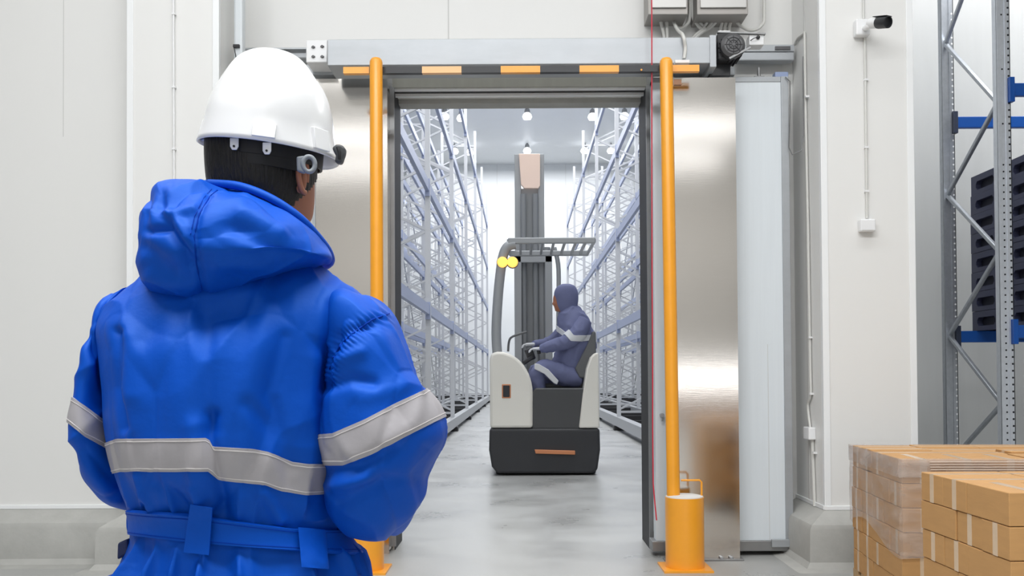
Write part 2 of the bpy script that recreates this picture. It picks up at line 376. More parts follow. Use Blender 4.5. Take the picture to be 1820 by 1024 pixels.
# ------------------------------------------------------------------ yellow barrier
def tint(m): return m
t = thing('height_barrier', (P(925, 900, 5.95).x, 5.95, 0), 'yellow steel height barrier with striped crossbar around the doorway', 'barrier')
for sgn, topx, botx, yb in ((1, 1184, 1197, 884), (-1, 668.5, 671, 884)):
    b = MB(); p0 = P(botx, 884, 5.95); p1 = P(topx, 112, 5.95); r = .0405
    ax = (p1 - p0).normalized(); L_ = (p1 - p0).length; st = p0 - ax * .3
    b.lathe(st, [(r, 0), (r, L_ + .3), (r * .93, L_ + .315), (r * .7, L_ + .328), (r * .3, L_ + .334)], axis=ax, n=32)
    b.build('post', M_yel, t, smooth=40)
    cx = P(1217 if sgn > 0 else 648, 950, 5.95).x; R = .119; zt = .43
    b = MB(); b.lathe((cx, 5.95, .012), [(R, 0), (R, zt)], n=48); b.build('bollard', M_yel, t, smooth=40)
    b = MB(); b.lathe((cx, 5.95, zt + .012), [(R - .004, 0), (R - .004, .006), (R * .7, .014)], n=40); tag(b.build('fill_cap', M_concap, t, smooth=40), 'pale concrete fill on top')
    b = MB(); s = .15; b.prism([(cx - s, 5.95 - s, 0), (cx + s, 5.95 - s, 0), (cx + s, 5.95 + s, 0), (cx - s, 5.95 + s, 0)], (0, 0, 0), (0, 0, .012)); b.build('base_plate', M_yel, t)
    b = MB(); x1 = cx + sgn * .107; x0 = cx + sgn * -.02; zh = zt + .115
    b.tube([(x1, 5.95, zt), (x1, 5.95, zh - .012), (x1 - sgn * .012, 5.95, zh), (x0, 5.95, zh)], .0065, 10); b.build('handle', M_yel, t, smooth=50)
segs = [(610, 656, M_yel), (656, 750, M_blk), (750, 820, M_peach), (820, 890, M_blk), (890, 960, M_yel), (960, 1030, M_blk), (1030, 1100, M_yel), (1100, 1190, M_blk), (1190, 1243, M_yel)]
b = MB(); zb0 = P(925, 128.5, 5.995).z; zb1 = P(925, 117, 5.995).z; dz = math.tan(math.radians(.06))
for i, (a, c_, m) in enumerate(segs): b.box(P(a, 122, 5.995).x, P(c_, 122, 5.995).x, 5.995, 6.035, zb0, zb1, i)
b.build('crossbar', [s[2] for s in segs], t, bevel=.0)
b = MB(); q = P(1140, 124, 5.99); b.lathe((q.x, 5.995, q.z), [(.006, 0), (.006, .006)], axis=(0, -1, 0), n=10); b.build('bolt', M_yel, t)

# red cord
b = MB(); b.tube([P(1158, -60, 6.02), P(1158.5, 60, 6.02), P(1158.5, 300, 6.03), P(1159, 500, 6.05), P(1160, 640, 6.08), P(1160, 760, 6.1), P(1161, 860, 6.12), P(1164, 895, 6.12), P(1167, 925, 6.12)], .0042, 8)
tag(b.build('pull_cord', M_red, smooth=60), 'thin red pull cord hanging down beside the right edge of the doorway', 'cord')

# ------------------------------------------------------------------ electrical boxes and conduits
t = thing('junction_cabinet', P(1186, 25, 6.5), 'left grey metal cabinet at the top edge above the doorway', 'electrical cabinet')
b = MB(); a = P(1152, 26, 6.42); c_ = P(1222, -60, 6.42); b.box(a.x, c_.x, 6.42, YW, a.z, c_.z); b.build('housing', M_box, t, bevel=.004)
b = MB(); a = P(1158, 14, 6.41); b.box(a.x, P(1220, 14, 6.41).x, 6.405, 6.42, a.z, c_.z); b.build('cover', M_boxl, t, bevel=.003)
t = thing('junction_cabinet', P(1286, 25, 6.5), 'right grey metal cabinet at the top edge above the door motor', 'electrical cabinet')
b = MB(); a = P(1240, 24, 6.38); c_ = P(1330, -60, 6.38); b.box(a.x, c_.x, 6.40, YW, a.z, c_.z); b.build('housing', M_box, t, bevel=.004)
b = MB(); a = P(1246, 12, 6.37); b.box(a.x, P(1328, 12, 6.37).x, 6.385, 6.40, a.z, c_.z); b.build('cover', M_boxl, t, bevel=.003)
def smoothpath(pts, n=6):
    pts = [Vector(p) for p in pts]; out = []
    for i in range(len(pts) - 1):
        p0, p1, p2, p3 = pts[max(i - 1, 0)], pts[i], pts[i + 1], pts[min(i + 2, len(pts) - 1)]
        for k in range(n):
            s = k / n; out.append(.5 * ((2 * p1) + (p2 - p0) * s + (2 * p0 - 5 * p1 + 4 * p2 - p3) * s * s + (3 * p1 - p0 - 3 * p2 + p3) * s ** 3))
    return out + [pts[-1]]
cabs = [([(1175, 22), (1175, 40), (1180, 62), (1181, 85)], 'from the left gland of the left cabinet'),
        ([(1185, 22), (1185, 40), (1186, 62), (1187, 85)], 'from the middle gland of the left cabinet'),
        ([(1195, 20), (1197, 38), (1205, 54), (1214, 63), (1218, 85), (1216, 104)], 'from the right gland of the left cabinet over the header'),
        ([(1226, -30), (1226, 30), (1219, 45), (1208, 50), (1201, 46)], 'looping down left of the gap between the cabinets'),
        ([(1230, -30), (1231, 25), (1238, 42), (1248, 52), (1254, 50)], 'looping down in the gap between the cabinets'),
        ([(1236, -30), (1236, 25), (1242, 38), (1250, 46)], 'looping down against the right cabinet'),
        ([(1260, 22), (1257, 38), (1248, 52), (1236, 63), (1222, 78)], 'from the first gland of the right cabinet'),
        ([(1268, 22), (1266, 38), (1258, 50), (1248, 57), (1238, 66), (1226, 82)], 'from the second gland of the right cabinet'),
        ([(1276, 22), (1274, 36), (1264, 48), (1252, 54)], 'from the third gland of the right cabinet'),
        ([(1284, 22), (1284, 36), (1281, 50), (1280, 58)], 'from the fourth gland of the right cabinet'),
        ([(1291, 22), (1291, 36), (1288, 50), (1288, 58)], 'from the fifth gland of the right cabinet'),
        ([(1299, 22), (1299, 36), (1296, 50), (1296, 58)], 'from the sixth gland of the right cabinet'),
        ([(1306, 22), (1307, 32), (1315, 45), (1330, 53), (1345, 52), (1356, 42), (1358, 30), (1358, -30)], 'swinging right from the last gland of the right cabinet')]
for pts, d in cabs:
    b = MB(); t = thing('electrical_cable', P(pts[0][0], pts[0][1], 6.55), 'grey flexible cable ' + d, 'cable', 'cables below the electrical cabinets')
    yy = 6.56 if 'over the header' not in d else None
    ps = []
    for i, (x, y) in enumerate(pts): ps.append(P(x, y, 6.56 if yy or i < 2 else (6.38, 6.105, 6.1, 6.1, 6.1)[min(i - 2, 4)]))
    b.tube(smoothpath(ps), .0115, 10); b.build('hose', M_pipe, t, smooth=60)
    if pts[0][1] > 0:
        q = P(pts[0][0], pts[0][1], 6.56); b = MB(); b.lathe((q.x, q.y, q.z - .03), [(.016, 0), (.018, .012), (.018, .03), (.014, .035)], n=12); b.build('gland', M_white, t, smooth=40)
b = MB(); rectY(1276, 54, 1298, 62, 6.3, b, .2); tag(b.build('cable_clip', M_white, bevel=.004), 'white cable clip block just above the motor', 'clip')
b = MB(); rectY(1200, 106, 1226, 112, 6.05, b, .06); tag(b.build('cable_clip', M_white, bevel=.003), 'white clip where the cable ends beside the right yellow post top', 'clip')
# trunking and conduits
t = thing('cable_trunking', P(423, 130, 6.25), 'pale vertical trunking in the left corner behind the helmet', 'trunking')
b = MB(); a = P(414, 200, 6.5); c_ = P(431, -60, 6.5); b.box(P(415, 100, 6.22).x, P(431, 100, 6.22).x, 6.22, 6.30, .36, c_.z); b.build('duct', mat('pale_trunking', (214, 220, 224), .35), t, bevel=.015)
b = MB(); q = P(417, 81, 6.2); b.box(q.x - .012, q.x + .03, 6.2, 6.22, q.z - .01, q.z + .01); b.build('clip', M_motor, t, bevel=.003)
b = MB(); b.tube(smoothpath([P(415, 82, 6.21), P(419, 100, 6.21), P(420, 125, 6.21)]), .003, 6); b.build('wire', M_motor, t, smooth=60)
t = thing('wall_conduit', P(309, 500, 6.09), 'thin white conduit pipe on the pier left of the worker', 'conduit')
b = MB(); a = P(308, -60, 6.085); c_ = P(311, 898, 6.085); b.tube([a, c_], .007, 8); b.build('pipe', M_white, t, smooth=60)
for py in (25, 155, 265, 350):
    b = MB(); q = P(309, py, 6.085); b.box(q.x - .012, q.x + .012, 6.075, 6.1, q.z - .005, q.z + .005); b.build('clamp', M_white, t)
Yc = 5.99
t = thing('wall_conduit', P(1540, 400, Yc), 'thin white conduit running down the right pier below the security camera', 'conduit')
b = MB(); b.tube([P(1534, -60, 6.01), P(1535, 34, 6.01)], .0075, 8); b.tube([P(1537, 64, 6.01), P(1541, 388, 6.01)], .0085, 8); b.build('pipe', M_pipe, t, smooth=60)
for py in (142, 262, 340):
    b = MB(); q = P(1538.5 + py / 200, py, 6.01); b.box(q.x - .013, q.x + .013, 6.0, 6.02, q.z - .006, q.z + .006); b.build('clamp', M_white, t)
t = thing('socket_box', P(1543, 410, 5.98), 'small square white junction box at the foot of the camera conduit', 'junction box')
b = MB(); rectY(1530, 389, 1557, 411, 5.965, b, .055); b.build('housing', M_white, t, bevel=.008)
b = MB(); rectY(1532, 391, 1555, 409, 5.962, b, .004); b.build('lid', M_white, t, bevel=.001)
# security camera
t = thing('security_camera', P(1537, 64, 5.98), 'white bullet security camera with dark hooded lens high on the right pier', 'security camera')
b = MB(); rectY(1522, 33, 1547, 62, 5.96, b, .06); b.build('mount_box', M_white, t, bevel=.008)
b = MB(); b.tube(smoothpath([P(1537, 50, 5.97), P(1542, 48, 5.9), P(1549, 42, 5.88)]), .018, 12); b.build('bracket', M_white, t, smooth=50)
ax = (P(1580, 38, 5.76) - P(1545, 41, 5.9)).normalized(); o_ = P(1545, 42, 5.9)
b = MB(); b.lathe(o_, [(.012, 0), (.03, .004), (.032, .02), (.032, .09)], axis=ax, n=24); b.build('barrel', M_white, t, smooth=40)
b = MB(); b.lathe(o_, [(.0335, .07), (.036, .08), (.036, .155), (.03, .157), (.028, .14), (.002, .139)], axis=ax, n=24); b.build('lens_hood', M_blk, t, smooth=40)
b = MB(); q = o_ + Vector((0, 0, .037)); b.bar(q + ax * .05, q + ax * .165, .046, .004); b.build('sun_shield', M_blk, t, bevel=.001)
# conduit on the side of the right pier
XS = XCR0 - .012
def PS(px, py):      # point on the plane X = XS
    d = P(px, py, 1.0) - Vector((0, 0, CAMZ)); k = XS / d.x; return Vector((XS, d.y * k, CAMZ + d.z * k))
t = thing('wall_conduit', PS(1443, 760), 'pale conduit pipe running down the side of the right pier to the curb', 'conduit')
b = MB(); b.tube(smoothpath([PS(1430, 58), PS(1432, 200), PS(1436, 400), PS(1440, 640), PS(1441, 700), PS(1436, 720), PS(1440, 760)], 4), .009, 8); b.tube([PS(1444, 780), PS(1448, 900)], .011, 8)
b.tube(smoothpath([PS(1412, 80), PS(1418, 68), PS(1425, 62), PS(1430, 58)], 4), .009, 8); b.build('pipe', M_pipe, t, smooth=60)
for px, py in ((1434, 172), (1440, 600), (1442, 700), (1448, 805)):
    b = MB(); q = PS(px, py); b.box(q.x - .012, q.x + .012, q.y - .014, q.y + .014, q.z - .006, q.z + .006); b.build('clamp', M_white, t)
b = MB(); q = PS(1442, 770); b.box(q.x - .035, q.x + .012, q.y - .06, q.y + .06, q.z - .04, q.z + .04)
tag(b.build('junction_box', M_white, bevel=.006), 'small white junction box low on the side of the right pier', 'junction box')
# ------------------------------------------------------------------ pallet rack at the right edge
XN = P(1777, 500, 7.7).x + .055; YN, YF = 7.7, 8.7
t = thing('pallet_rack', (XN, 8.2, 0), 'galvanised pallet rack with blue beams at the right edge', 'pallet rack')
def upright(x, y, front, m):
    b = MB(); w_ = .055; d = .07; th = .004
    b.box(x - w_, x + w_, y, y + .006, 0, 5.95); b.box(x - w_, x - w_ + .006, y, y + d, 0, 5.95); b.box(x + w_ - .006, x + w_, y, y + d, 0, 5.95)
    b.box(x - w_, x - w_ + .022, y - .008, y, 0, 5.95); b.box(x + w_ - .045, x + w_ - .03, y - .006, y, 0, 5.95)
    for i in range(72):
        z = .55 + i * .0555
        b.lathe((x + .04, y, z), [(.0085, -.002), (.0085, .0012)], axis=(0, -1, 0), n=8, mi=1)
        if front and (z < 2.9 or i % 8 == 0): b.lathe((x - .012, y, z), [(.0075, -.002), (.0075, .0012)], axis=(0, -1, 0), n=8, mi=1)
    return b.build('upright', [m, M_hole if front else M_trim], t)
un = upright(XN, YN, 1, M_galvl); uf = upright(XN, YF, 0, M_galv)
def holes(par, x, y):
    b = MB()
    for i in range(52):
        z = .55 + i * .075 + .0
        b.lathe((x + .04, y, z), [(.0085, -.002), (.0085, .0012)], axis=(0, -1, 0), n=8)
        if z < 2.9 or i % 6 == 0: b.lathe((x - .012, y, z), [(.0075, -.002), (.0075, .0012)], axis=(0, -1, 0), n=8)
    b.build('punched_holes', M_hole, par)
    o = bpy.data.objects.get('punched_holes')
    return b
zs = [5.0, P(1688, 80, 8.72).z, P(1776, 182, 7.75).z, P(1690, 348, 8.72).z, P(1779, 447, 7.75).z, P(1697, 597, 8.72).z, P(1786, 718, 7.75).z, .4]
ys = [7.76, 8.7, 7.76, 8.7, 7.76, 8.7, 7.76, 8.7]
for i in range(7):
    b = MB(); b.bar((XN - .02, ys[i], zs[i]), (XN - .02, ys[i + 1], zs[i + 1]), .035, .035, up=(1, 0, 0)); b.build('diagonal_brace', M_galv, t, bevel=.008)
for (y, side, m) in ((YN - .03, 1, M_blue), (YF - .03, 0, M_blued)):
    for z in (3.485, 1.53):
        b = MB(); b.box(XN + .06, XN + 3.0, y, y + .05, z - .052, z + .052); bm_ = b.build('beam', M_blue, t, bevel=.006)
        b = MB(); x = XN + .052; b.box(x - .022, x + .02, y - .008, y + .045, z - .1, z + .1)
        b.build('connector', m, bm_, bevel=.003)
for x in (XN + 2.9,):
    for y in (YN, YF):
        b = MB(); b.box(x, x + .1, y, y + .07, 0, 5.95); b.build('upright', M_galv, t)
for y in (YN, YF):
    b = MB(); b.box(XN - .09, XN + .09, y - .04, y + .11, 0, .01); b.build('base_plate', M_galv, t)
# plastic pallets
XP = P(1725, 330, 8.75).x; PH = .1765
def pallet():
    r = thing('plastic_pallet', (XP, 8.15, 1.583), 'x', 'pallet', 'navy plastic pallets on the right rack')
    b = MB(); L0, L1 = 7.56, 8.75; z = 1.583; y = L0; W = 1.0
    sl = [(L0 + .14, L0 + .44), (L1 - .44 + .02, L1 - .09)]
    # side wall with two rounded slots, as a frame of bars
    def wall(x0, x1):
        b.box(x0, x1, L0, L1, z + .118, z + PH - .003); b.box(x0, x1, L0, L1, z, z + .04)
        yy = [L0, sl[0][0], sl[0][1], sl[1][0], sl[1][1], L1]
        for k in (0, 2, 4): b.box(x0, x1, yy[k], yy[k + 1], z + .04, z + .118)
        for a, c_ in sl:      # chamfered slot corners
            for (yy_, sy) in ((a, 1), (c_, -1)):
                for (zz_, sz) in ((z + .04, 1), (z + .118, -1)):
                    pts = [(x0, yy_, zz_), (x0, yy_ + sy * .025, zz_), (x0, yy_, zz_ + sz * .025)]
                    b.prism(pts, (0, 0, 0), (x1 - x0, 0, 0))
    wall(XP, XP + .05); wall(XP + .475, XP + .525); wall(XP + W - .05, XP + W)
    b.box(XP + .05, XP + W - .05, L0, L1, z + .15, z + PH - .003); b.box(XP + .05, XP + W - .05, L0, L0 + .04, z, z + .03)
    b.box(XP + .05, XP + W - .05, L1 - .04, L1, z, z + .03)
    b.build('deck', M_pal, r)
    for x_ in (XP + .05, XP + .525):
        b = MB(); b.box(x_ + .002, x_ + .3, L0 + .04, L1 - .001, z + .031, z + .149); b.build('slot_shade_block', M_paln, r)  # added dark block, its colour stands in for the shade inside the slots
    return r
pp = pallet(); nm = ['bottom', 'second from the bottom', 'third from the bottom', 'fourth from the bottom', 'fourth from the top', 'third from the top', 'second from the top', 'topmost']
for i in range(8):
    lb = 'navy plastic pallet on the blue rack beams, %s of its stack' % nm[i]
    if i == 0: pp['label'] = lb
    else: copy_tree(pp, (XP + random.uniform(-.006, .006), 8.15, 1.583 + PH * i), None, lb)

# ------------------------------------------------------------------ cold store racks
FY = [10.1, 15.5, 20.9, 26.4, 31.9, 37.4, 42.9]
LV = [2.28, 4.28, 6.12, 8.0]
def store_rack(x0, dirx, label, rear=False, dy=0):
    FY = [y + dy for y in globals()['FY']]
    xs = [x0, x0 + dirx * 1.1]
    t = thing('storage_rack', ((xs[0] + xs[1]) / 2, 26, 0), label, 'storage rack', 'tall white racks of the cold store')
    for y in FY:
        for x in xs:
            b = MB(); b.box(x - .042, x + .042, y - .04, y + .04, .0, 9.4); b.build('upright', M_rackw, t)
        b = MB(); z = .45; k = 0
        if dy:
            while z < 9.2:
                z2 = min(z + .52, 9.25); b.bar((xs[(k + 1) % 2], y + .03, z), (xs[k % 2], y + .03, z2), .036, .036); z = z2; k += 1
            z = .45; k = 0
        while z < 9.2:
            z2 = min(z + .52, 9.25); b.bar((xs[k % 2], y, z), (xs[(k + 1) % 2], y, z2), .042, .042); z = z2; k += 1
        for z in (.4, 8.9): b.bar((xs[0], y, z), (xs[1], y, z), .045, .045)
        b.build('lattice_brace', M_rackw, t)
    for i in range(len(FY) - 1):
        for z in LV:
            for x in xs:
                b = MB(); b.box(x - .03, x + .03, FY[i] + .04, FY[i + 1] - .04, z - .08, z + .08)
                b.box(x - .04, x + .04, FY[i] + .04, FY[i] + .08, z - .16, z + .12); b.box(x - .04, x + .04, FY[i + 1] - .08, FY[i + 1] - .04, z - .16, z + .12)
                b.build('beam', M_rackb, t)
    for x in xs:
        b = MB(); b.box(x - .08, x + .08, FY[0] - .12, FY[-1] + .3, .1, .3); b.build('base_beam', M_base, t)
    for y in FY:
        b = MB(); b.box(min(xs) - .12, max(xs) + .12, y - .14, y + .14, 0, .1, 0); b.build('carriage', M_motor, t)
        for d_ in (1.2, 2.7, 4.2):
            b = MB(); b.box(min(xs), max(xs), y + d_, y + d_ + .12, .1, .26); b.build('cross_member', M_motor, t)
    if rear:
        b = MB()
        for i in range(len(FY) - 1):
            for z0, z1 in ((.4, 4.2), (4.2, 8.0)):
                b.bar((xs[1], FY[i], z0), (xs[1], FY[i + 1], z1), .04, .02); b.bar((xs[1], FY[i], z1), (xs[1], FY[i + 1], z0), .04, .02)
        b.build('cross_bracing', M_rackw, t)
    return t
store_rack(-1.5, -1, 'tall white rack with pale blue beams lining the left side of the aisle')
store_rack(-2.95, -1, 'white rack standing directly behind the rack left of the aisle', True, 2.7)
store_rack(-4.5, -1, 'white rack third from the aisle on the left side', True, .9)
store_rack(-6.4, -1, 'farthest white rack seen through the left racks', True)
store_rack(2.13, 1, 'tall white rack with pale blue beams lining the right side of the aisle')
store_rack(3.58, 1, 'white rack standing directly behind the rack right of the aisle', True, 2.7)
store_rack(5.1, 1, 'white rack third from the aisle on the right side', True, .9)
store_rack(7.0, 1, 'farthest white rack seen through the right racks', True)
# pendant lamps of the store
names = {}
for (px, py, Y, d) in ((937, 207, 38.5, 'over the aisle, upper of the central pair'), (937, 268, 45.5, 'over the aisle, just above the truck mast'),
                    (790, 207, 38.5, 'upper row, far left among the left rack beams'), (820, 210, 38.5, 'upper row, beside the left rack'),
                    (1053, 208, 38.5, 'upper row, at the edge of the right rack'), (1110, 207, 38.5, 'upper row, far right behind the right rack'),
                    (808, 269, 45.5, 'lower row, left lamp of the pair in the left rack'), (835, 271, 45.5, 'lower row, right lamp of the pair in the left rack'),
                    (1039, 268, 45.5, 'lower row, first lamp right of the aisle'), (1086, 268, 45.5, 'lower row, middle lamp in the right rack'),
                    (1136, 268, 45.5, 'lower row, lamp at the right edge of the opening')):
    q = P(px, py, Y); t = thing('pendant_lamp', (q.x, Y, q.z - .2), 'glowing white high bay lamp ' + d, 'ceiling lamp', 'high bay lamps of the cold store')
    b = MB(); b.lathe((q.x, Y, q.z - .14), [(.02, .0), (.15, .03), (.19, .12), (.16, .22), (.08, .28)], n=20); b.build('globe', M_lamp, t, smooth=60)
    b = MB(); b.lathe((q.x, Y, q.z + .14), [(.12, 0), (.1, .14), (.04, .2)], n=16); b.tube([(q.x, Y, q.z + .3), (q.x, Y, 12.3)], .015, 6); b.build('housing', M_alud, t, smooth=40)

# ------------------------------------------------------------------ cartons
BL, BW, BH = .31, .2, .115
def carton_proto():
    r = thing('carton', (0, 0, 0), 'x', 'carton')
    g = .0015; b = MB(); x, y, z = BL / 2 - g, BW / 2 - g, BH - .0025
    b.box(-x, x, -y, y, 0, z); b.build('box', M_card, r, bevel=.003)
    b = MB(); h = .017; e = .0008
    b.box(-x - e, x + e, -h, h, z - .0005, z + e); b.box(-x - e, -x, -h, h, .0, z + e); b.box(x, x + e, -h, h, .0, z + e)
    tag(b.build('tape', M_tape, r), 'strip of clear packing tape')
    return r
proto = carton_proto(); first = [True]
rown = ['top row', 'second row down', 'third row down', 'fourth row down', 'fifth row down', 'lowest row']
def place(x, y, z, rz, label, grp):
    if first[0]:
        o = proto; first[0] = False; o.location = (x, y, z); o.rotation_euler = (0, 0, rz); o['label'] = label
    else: o = copy_tree(proto, (x, y, z), rz, label)
    o['group'] = grp
def stack(X0, Y0, ny_end, z0, what, grp, nx_long, rot=0.0):
    ordn = ['first', 'second', 'third', 'fourth', 'fifth', 'sixth']
    D = BL + ny_end * BW
    for r in range(6):
        z = z0 + (5 - r) * BH; j = 0
        flip = r % 2
        # bands in Y: one long band (.31 deep) + ny_end bands (.2 deep)
        bands = []; y = Y0
        order = (['L'] + ['E'] * ny_end) if not flip else (['E'] * ny_end + ['L'])
        if ny_end == 3 and flip: order = ['E', 'L', 'E', 'E']
        for k, o in enumerate(order):
            d = BL if o == 'L' else BW; bands.append((y, d, o)); y += d
        for k, (y, d, o) in enumerate(bands):
            n = nx_long * 3 // 2 if o == 'L' else nx_long
            wx = BW if o == 'L' else BL
            for c_ in range(n):
                if r > 0 and k > 0 and c_ > 0: continue
                x = X0 + wx * (c_ + .5) + random.uniform(-.005, .003)
                jz = random.choice((0, .004, .012)) if (r == 0 and rot and (k > 1 or c_ > 1)) else 0
                side = 'on the left face' if c_ == 0 else '%s from the left' % ordn[min(c_, 5)]
                pos = '%s from the front' % ordn[k] if k else 'at the front'
                kind = 'long side out' if o == 'L' else 'taped end out'
                y_ = y + d / 2 + random.uniform(-.003, .003); dx, dy = x - X0, y_ - Y0
                place(X0 + dx * math.cos(rot) - dy * math.sin(rot), Y0 + dx * math.sin(rot) + dy * math.cos(rot), z + jz, rot + (PI / 2 if o == 'L' else 0) + random.uniform(-.005, .005),
                      'carton in %s of %s, %s' % (rown[r], what, pos if c_ == 0 else pos + ', ' + side), grp)
    return D
zA = .798 - 6 * BH
XA = P(1603, 900, 4.5).x; XB = P(1797, 930, 3.2).x
RA = -.089
DA = stack(XA, 4.5, 3, zA, 'the wrapped stack', 'brown cartons of the wrapped stack behind', 4, RA)
DB = stack(XB, 3.2, 2, zA + .003, 'the unwrapped stack', 'brown cartons of the nearer unwrapped stack', 2)
def wood_pallet(x0, x1, y0, y1, h, label, rot=0):
    t = thing('wooden_pallet', ((x0 + x1) / 2, (y0 + y1) / 2, 0), label, 'pallet')
    n = 6
    for i in range(n):
        y = y0 + (y1 - y0 - .09) * i / (n - 1); b = MB(); b.box(x0, x1, y, y + .09, h - .02, h); b.build('deck_board', M_pallet, t)
    for i in range(3):
        x = x0 + (x1 - x0 - .08) * i / 2; b = MB(); b.box(x, x + .08, y0, y1, 0, h - .02); b.build('bearer', M_pallet, t)
    if rot: turn(t, x0, y0, rot)
def turn(o, x0, y0, rot):
    l = o.location.copy(); dx, dy = l.x - x0, l.y - y0
    o.location = (x0 + dx * math.cos(rot) - dy * math.sin(rot), y0 + dx * math.sin(rot) + dy * math.cos(rot), l.z); o.rotation_euler = (0, 0, rot)
wood_pallet(XA, XA + 1.24, 4.5, 4.5 + DA, zA, 'low wooden pallet under the wrapped carton stack', RA)
wood_pallet(XB, XB + .62, 3.2, 3.2 + DB, zA, 'low wooden pallet under the nearer carton stack')
# loose cartons lying on top at the back of the wrapped stack
zt = zA + 6 * BH
for i, (dx, dy, rz, tx, d) in enumerate(((.55, 1.15, .05, 0, 'left'), (1.0, 1.2, -.04, 0, 'middle'), (1.4, 1.1, .03, 0, 'right'))):
    pass
# stretch film around the upper rows
t = thing('stretch_film', (XA + .6, 4.5 + DA / 2, zA + 3 * BH), 'clear wrinkled stretch film around the upper rows of the rear carton stack', 'stretch film')
m = bpy.data.materials.new('clear_film'); m.use_nodes = True; N = m.node_tree.nodes; L = m.node_tree.links
N.remove(N['Principled BSDF']); out = N['Material Output']
tr = N.new('ShaderNodeBsdfTransparent'); tr.inputs[0].default_value = (.97, .97, .98, 1)
gl_ = N.new('ShaderNodeBsdfPrincipled'); gl_.inputs['Base Color'].default_value = (.72, .63, .57, 1); gl_.inputs['Roughness'].default_value = .22
mix = N.new('ShaderNodeMixShader'); tc = N.new('ShaderNodeTexCoord'); mp = N.new('ShaderNodeMapping'); mp.inputs['Scale'].default_value = (1.2, 1.2, 4); mp.inputs['Rotation'].default_value = (.25, .2, 0)
nz = N.new('ShaderNodeTexNoise'); nz.inputs['Scale'].default_value = 4; nz.inputs['Detail'].default_value = 6
rp = N.new('ShaderNodeMapRange'); rp.inputs[1].default_value = .35; rp.inputs[2].default_value = .75; rp.inputs[3].default_value = .2; rp.inputs[4].default_value = .5
L.new(tc.outputs['Object'], mp.inputs[0]); L.new(mp.outputs[0], nz.inputs['Vector']); L.new(nz.outputs['Fac'], rp.inputs[0]); L.new(rp.outputs[0], mix.inputs[0])
L.new(tr.outputs[0], mix.inputs[1]); L.new(gl_.outputs[0], mix.inputs[2]); L.new(mix.outputs[0], out.inputs[0])
bp = N.new('ShaderNodeBump'); bp.inputs['Strength'].default_value = .4; bp.inputs['Distance'].default_value = .02; L.new(nz.outputs['Fac'], bp.inputs['Height']); L.new(bp.outputs[0], gl_.inputs['Normal'])
M_film = m
def film(name, x0, x1, y0, y1, za, zb, nz_=16, slant=0, full=True):
    # closed band around the stack with vertical wrinkles
    per = []; r = .02
    n1, n2 = 46, 34
    for i in range(n1): per.append((x0, y1 + (y0 - y1) * i / n1))
    for i in range(n2): per.append((x0 + (x1 - x0) * i / n2, y0))
    for i in range(n1): per.append((x1, y0 + (y1 - y0) * i / n1))
    for i in range(n2): per.append((x1 + (x0 - x1) * i / n2, y1))
    cx, cy = (x0 + x1) / 2, (y0 + y1) / 2
    vs = []; k = len(per)
    for j in range(nz_ + 1):
        for i, (x, y) in enumerate(per):
            s = j / nz_; z = za + (zb - za) * s + slant * math.sin(i * .11) * (1 - s)
            q = noise.noise(Vector((x * 5 + z * 4, y * 5 + z * 3, z * 14))) * .005 + .004
            ox = -1 if x <= x0 + 1e-6 else (1 if x >= x1 - 1e-6 else 0); oy = -1 if y <= y0 + 1e-6 else (1 if y >= y1 - 1e-6 else 0)
            vs.append((x + ox * q, y + oy * q, z))
    fs = [(j * k + i, j * k + (i + 1) % k, (j + 1) * k + (i + 1) % k, (j + 1) * k + i) for j in range(nz_) for i in range(k)]
    b = MB(); b.add(vs, fs); return b.build(name, M_film, t, smooth=180)
film('wrap_band', XA - .008, XA + 1.25, 4.49, 4.5 + DA + .01, zA + 2.35 * BH, zt - .002, slant=.05)
film('wrap_overlap', XA - .012, XA + 1.254, 4.486, 4.5 + DA + .014, zt - .085, zt + .004, nz_=5)
b = MB()
for k in range(5):
    z = zt - .012 - k * .012; b.tube([(XA + .12 + .002 * k, 4.478, z), (XA + .5, 4.478, z + .001), (XA + 1.2, 4.478, z)], .0022, 5)
tag(b.build('rope_fold', mat('film_fold', (226, 206, 190), .25), t, smooth=60), 'bunched strands of film')
turn(t, XA, 4.5, RA)
# ------------------------------------------------------------------ reach truck
M_tw = mat('truck_white', (246, 243, 234), .4, coat=.2); M_tb = mat('truck_black', (50, 51, 55), .5)
M_tg = mat('truck_grey', (102, 104, 106), .5); M_tg2 = mat('truck_mast', (172, 175, 178), .45, .3); M_to = mat('truck_orange', (214, 140, 96), .5)
M_amb = mat('amber_light', (255, 190, 90), .3, emit=1.4); M_pe = mat('peach_panel', (255, 228, 212), .5)
cx = P(968, 700, 11.5).x
t = thing('reach_truck', (cx, 12.2, 0), 'white and black reach truck with tall mast driving away down the aisle', 'forklift')
def pr(pts, Y0, Y1, name, m, bev=.02, par=None, sm=0):
    b = MB(); b.prism([P(x, y, 11.5) for x, y in pts], (0, Y0 - 11.5, 0), (0, Y1 - 11.5, 0)); return b.build(name, m, par or t, bevel=bev, seg=3, smooth=sm)
pr([(870, 762), (1066, 762), (1067, 800), (1062, 836), (1052, 842), (884, 842), (874, 830), (869, 800)], 11.5, 13.3, 'chassis', M_tb, .03)
def arc(c0, c1, r0, r1, a0, a1, n=10): return [(c0 + r0 * math.cos(math.radians(a0 + (a1 - a0) * i / n)), c1 - r1 * math.sin(math.radians(a0 + (a1 - a0) * i / n))) for i in range(n + 1)]
lc = pr([(871, 761), (870, 640), (873, 628), (884, 625)] + arc(886, 700, 61, 75, 85, 0, 12) + [(947, 761)], 11.5, 12.9, 'battery_cowl', M_tw, .035, sm=45)
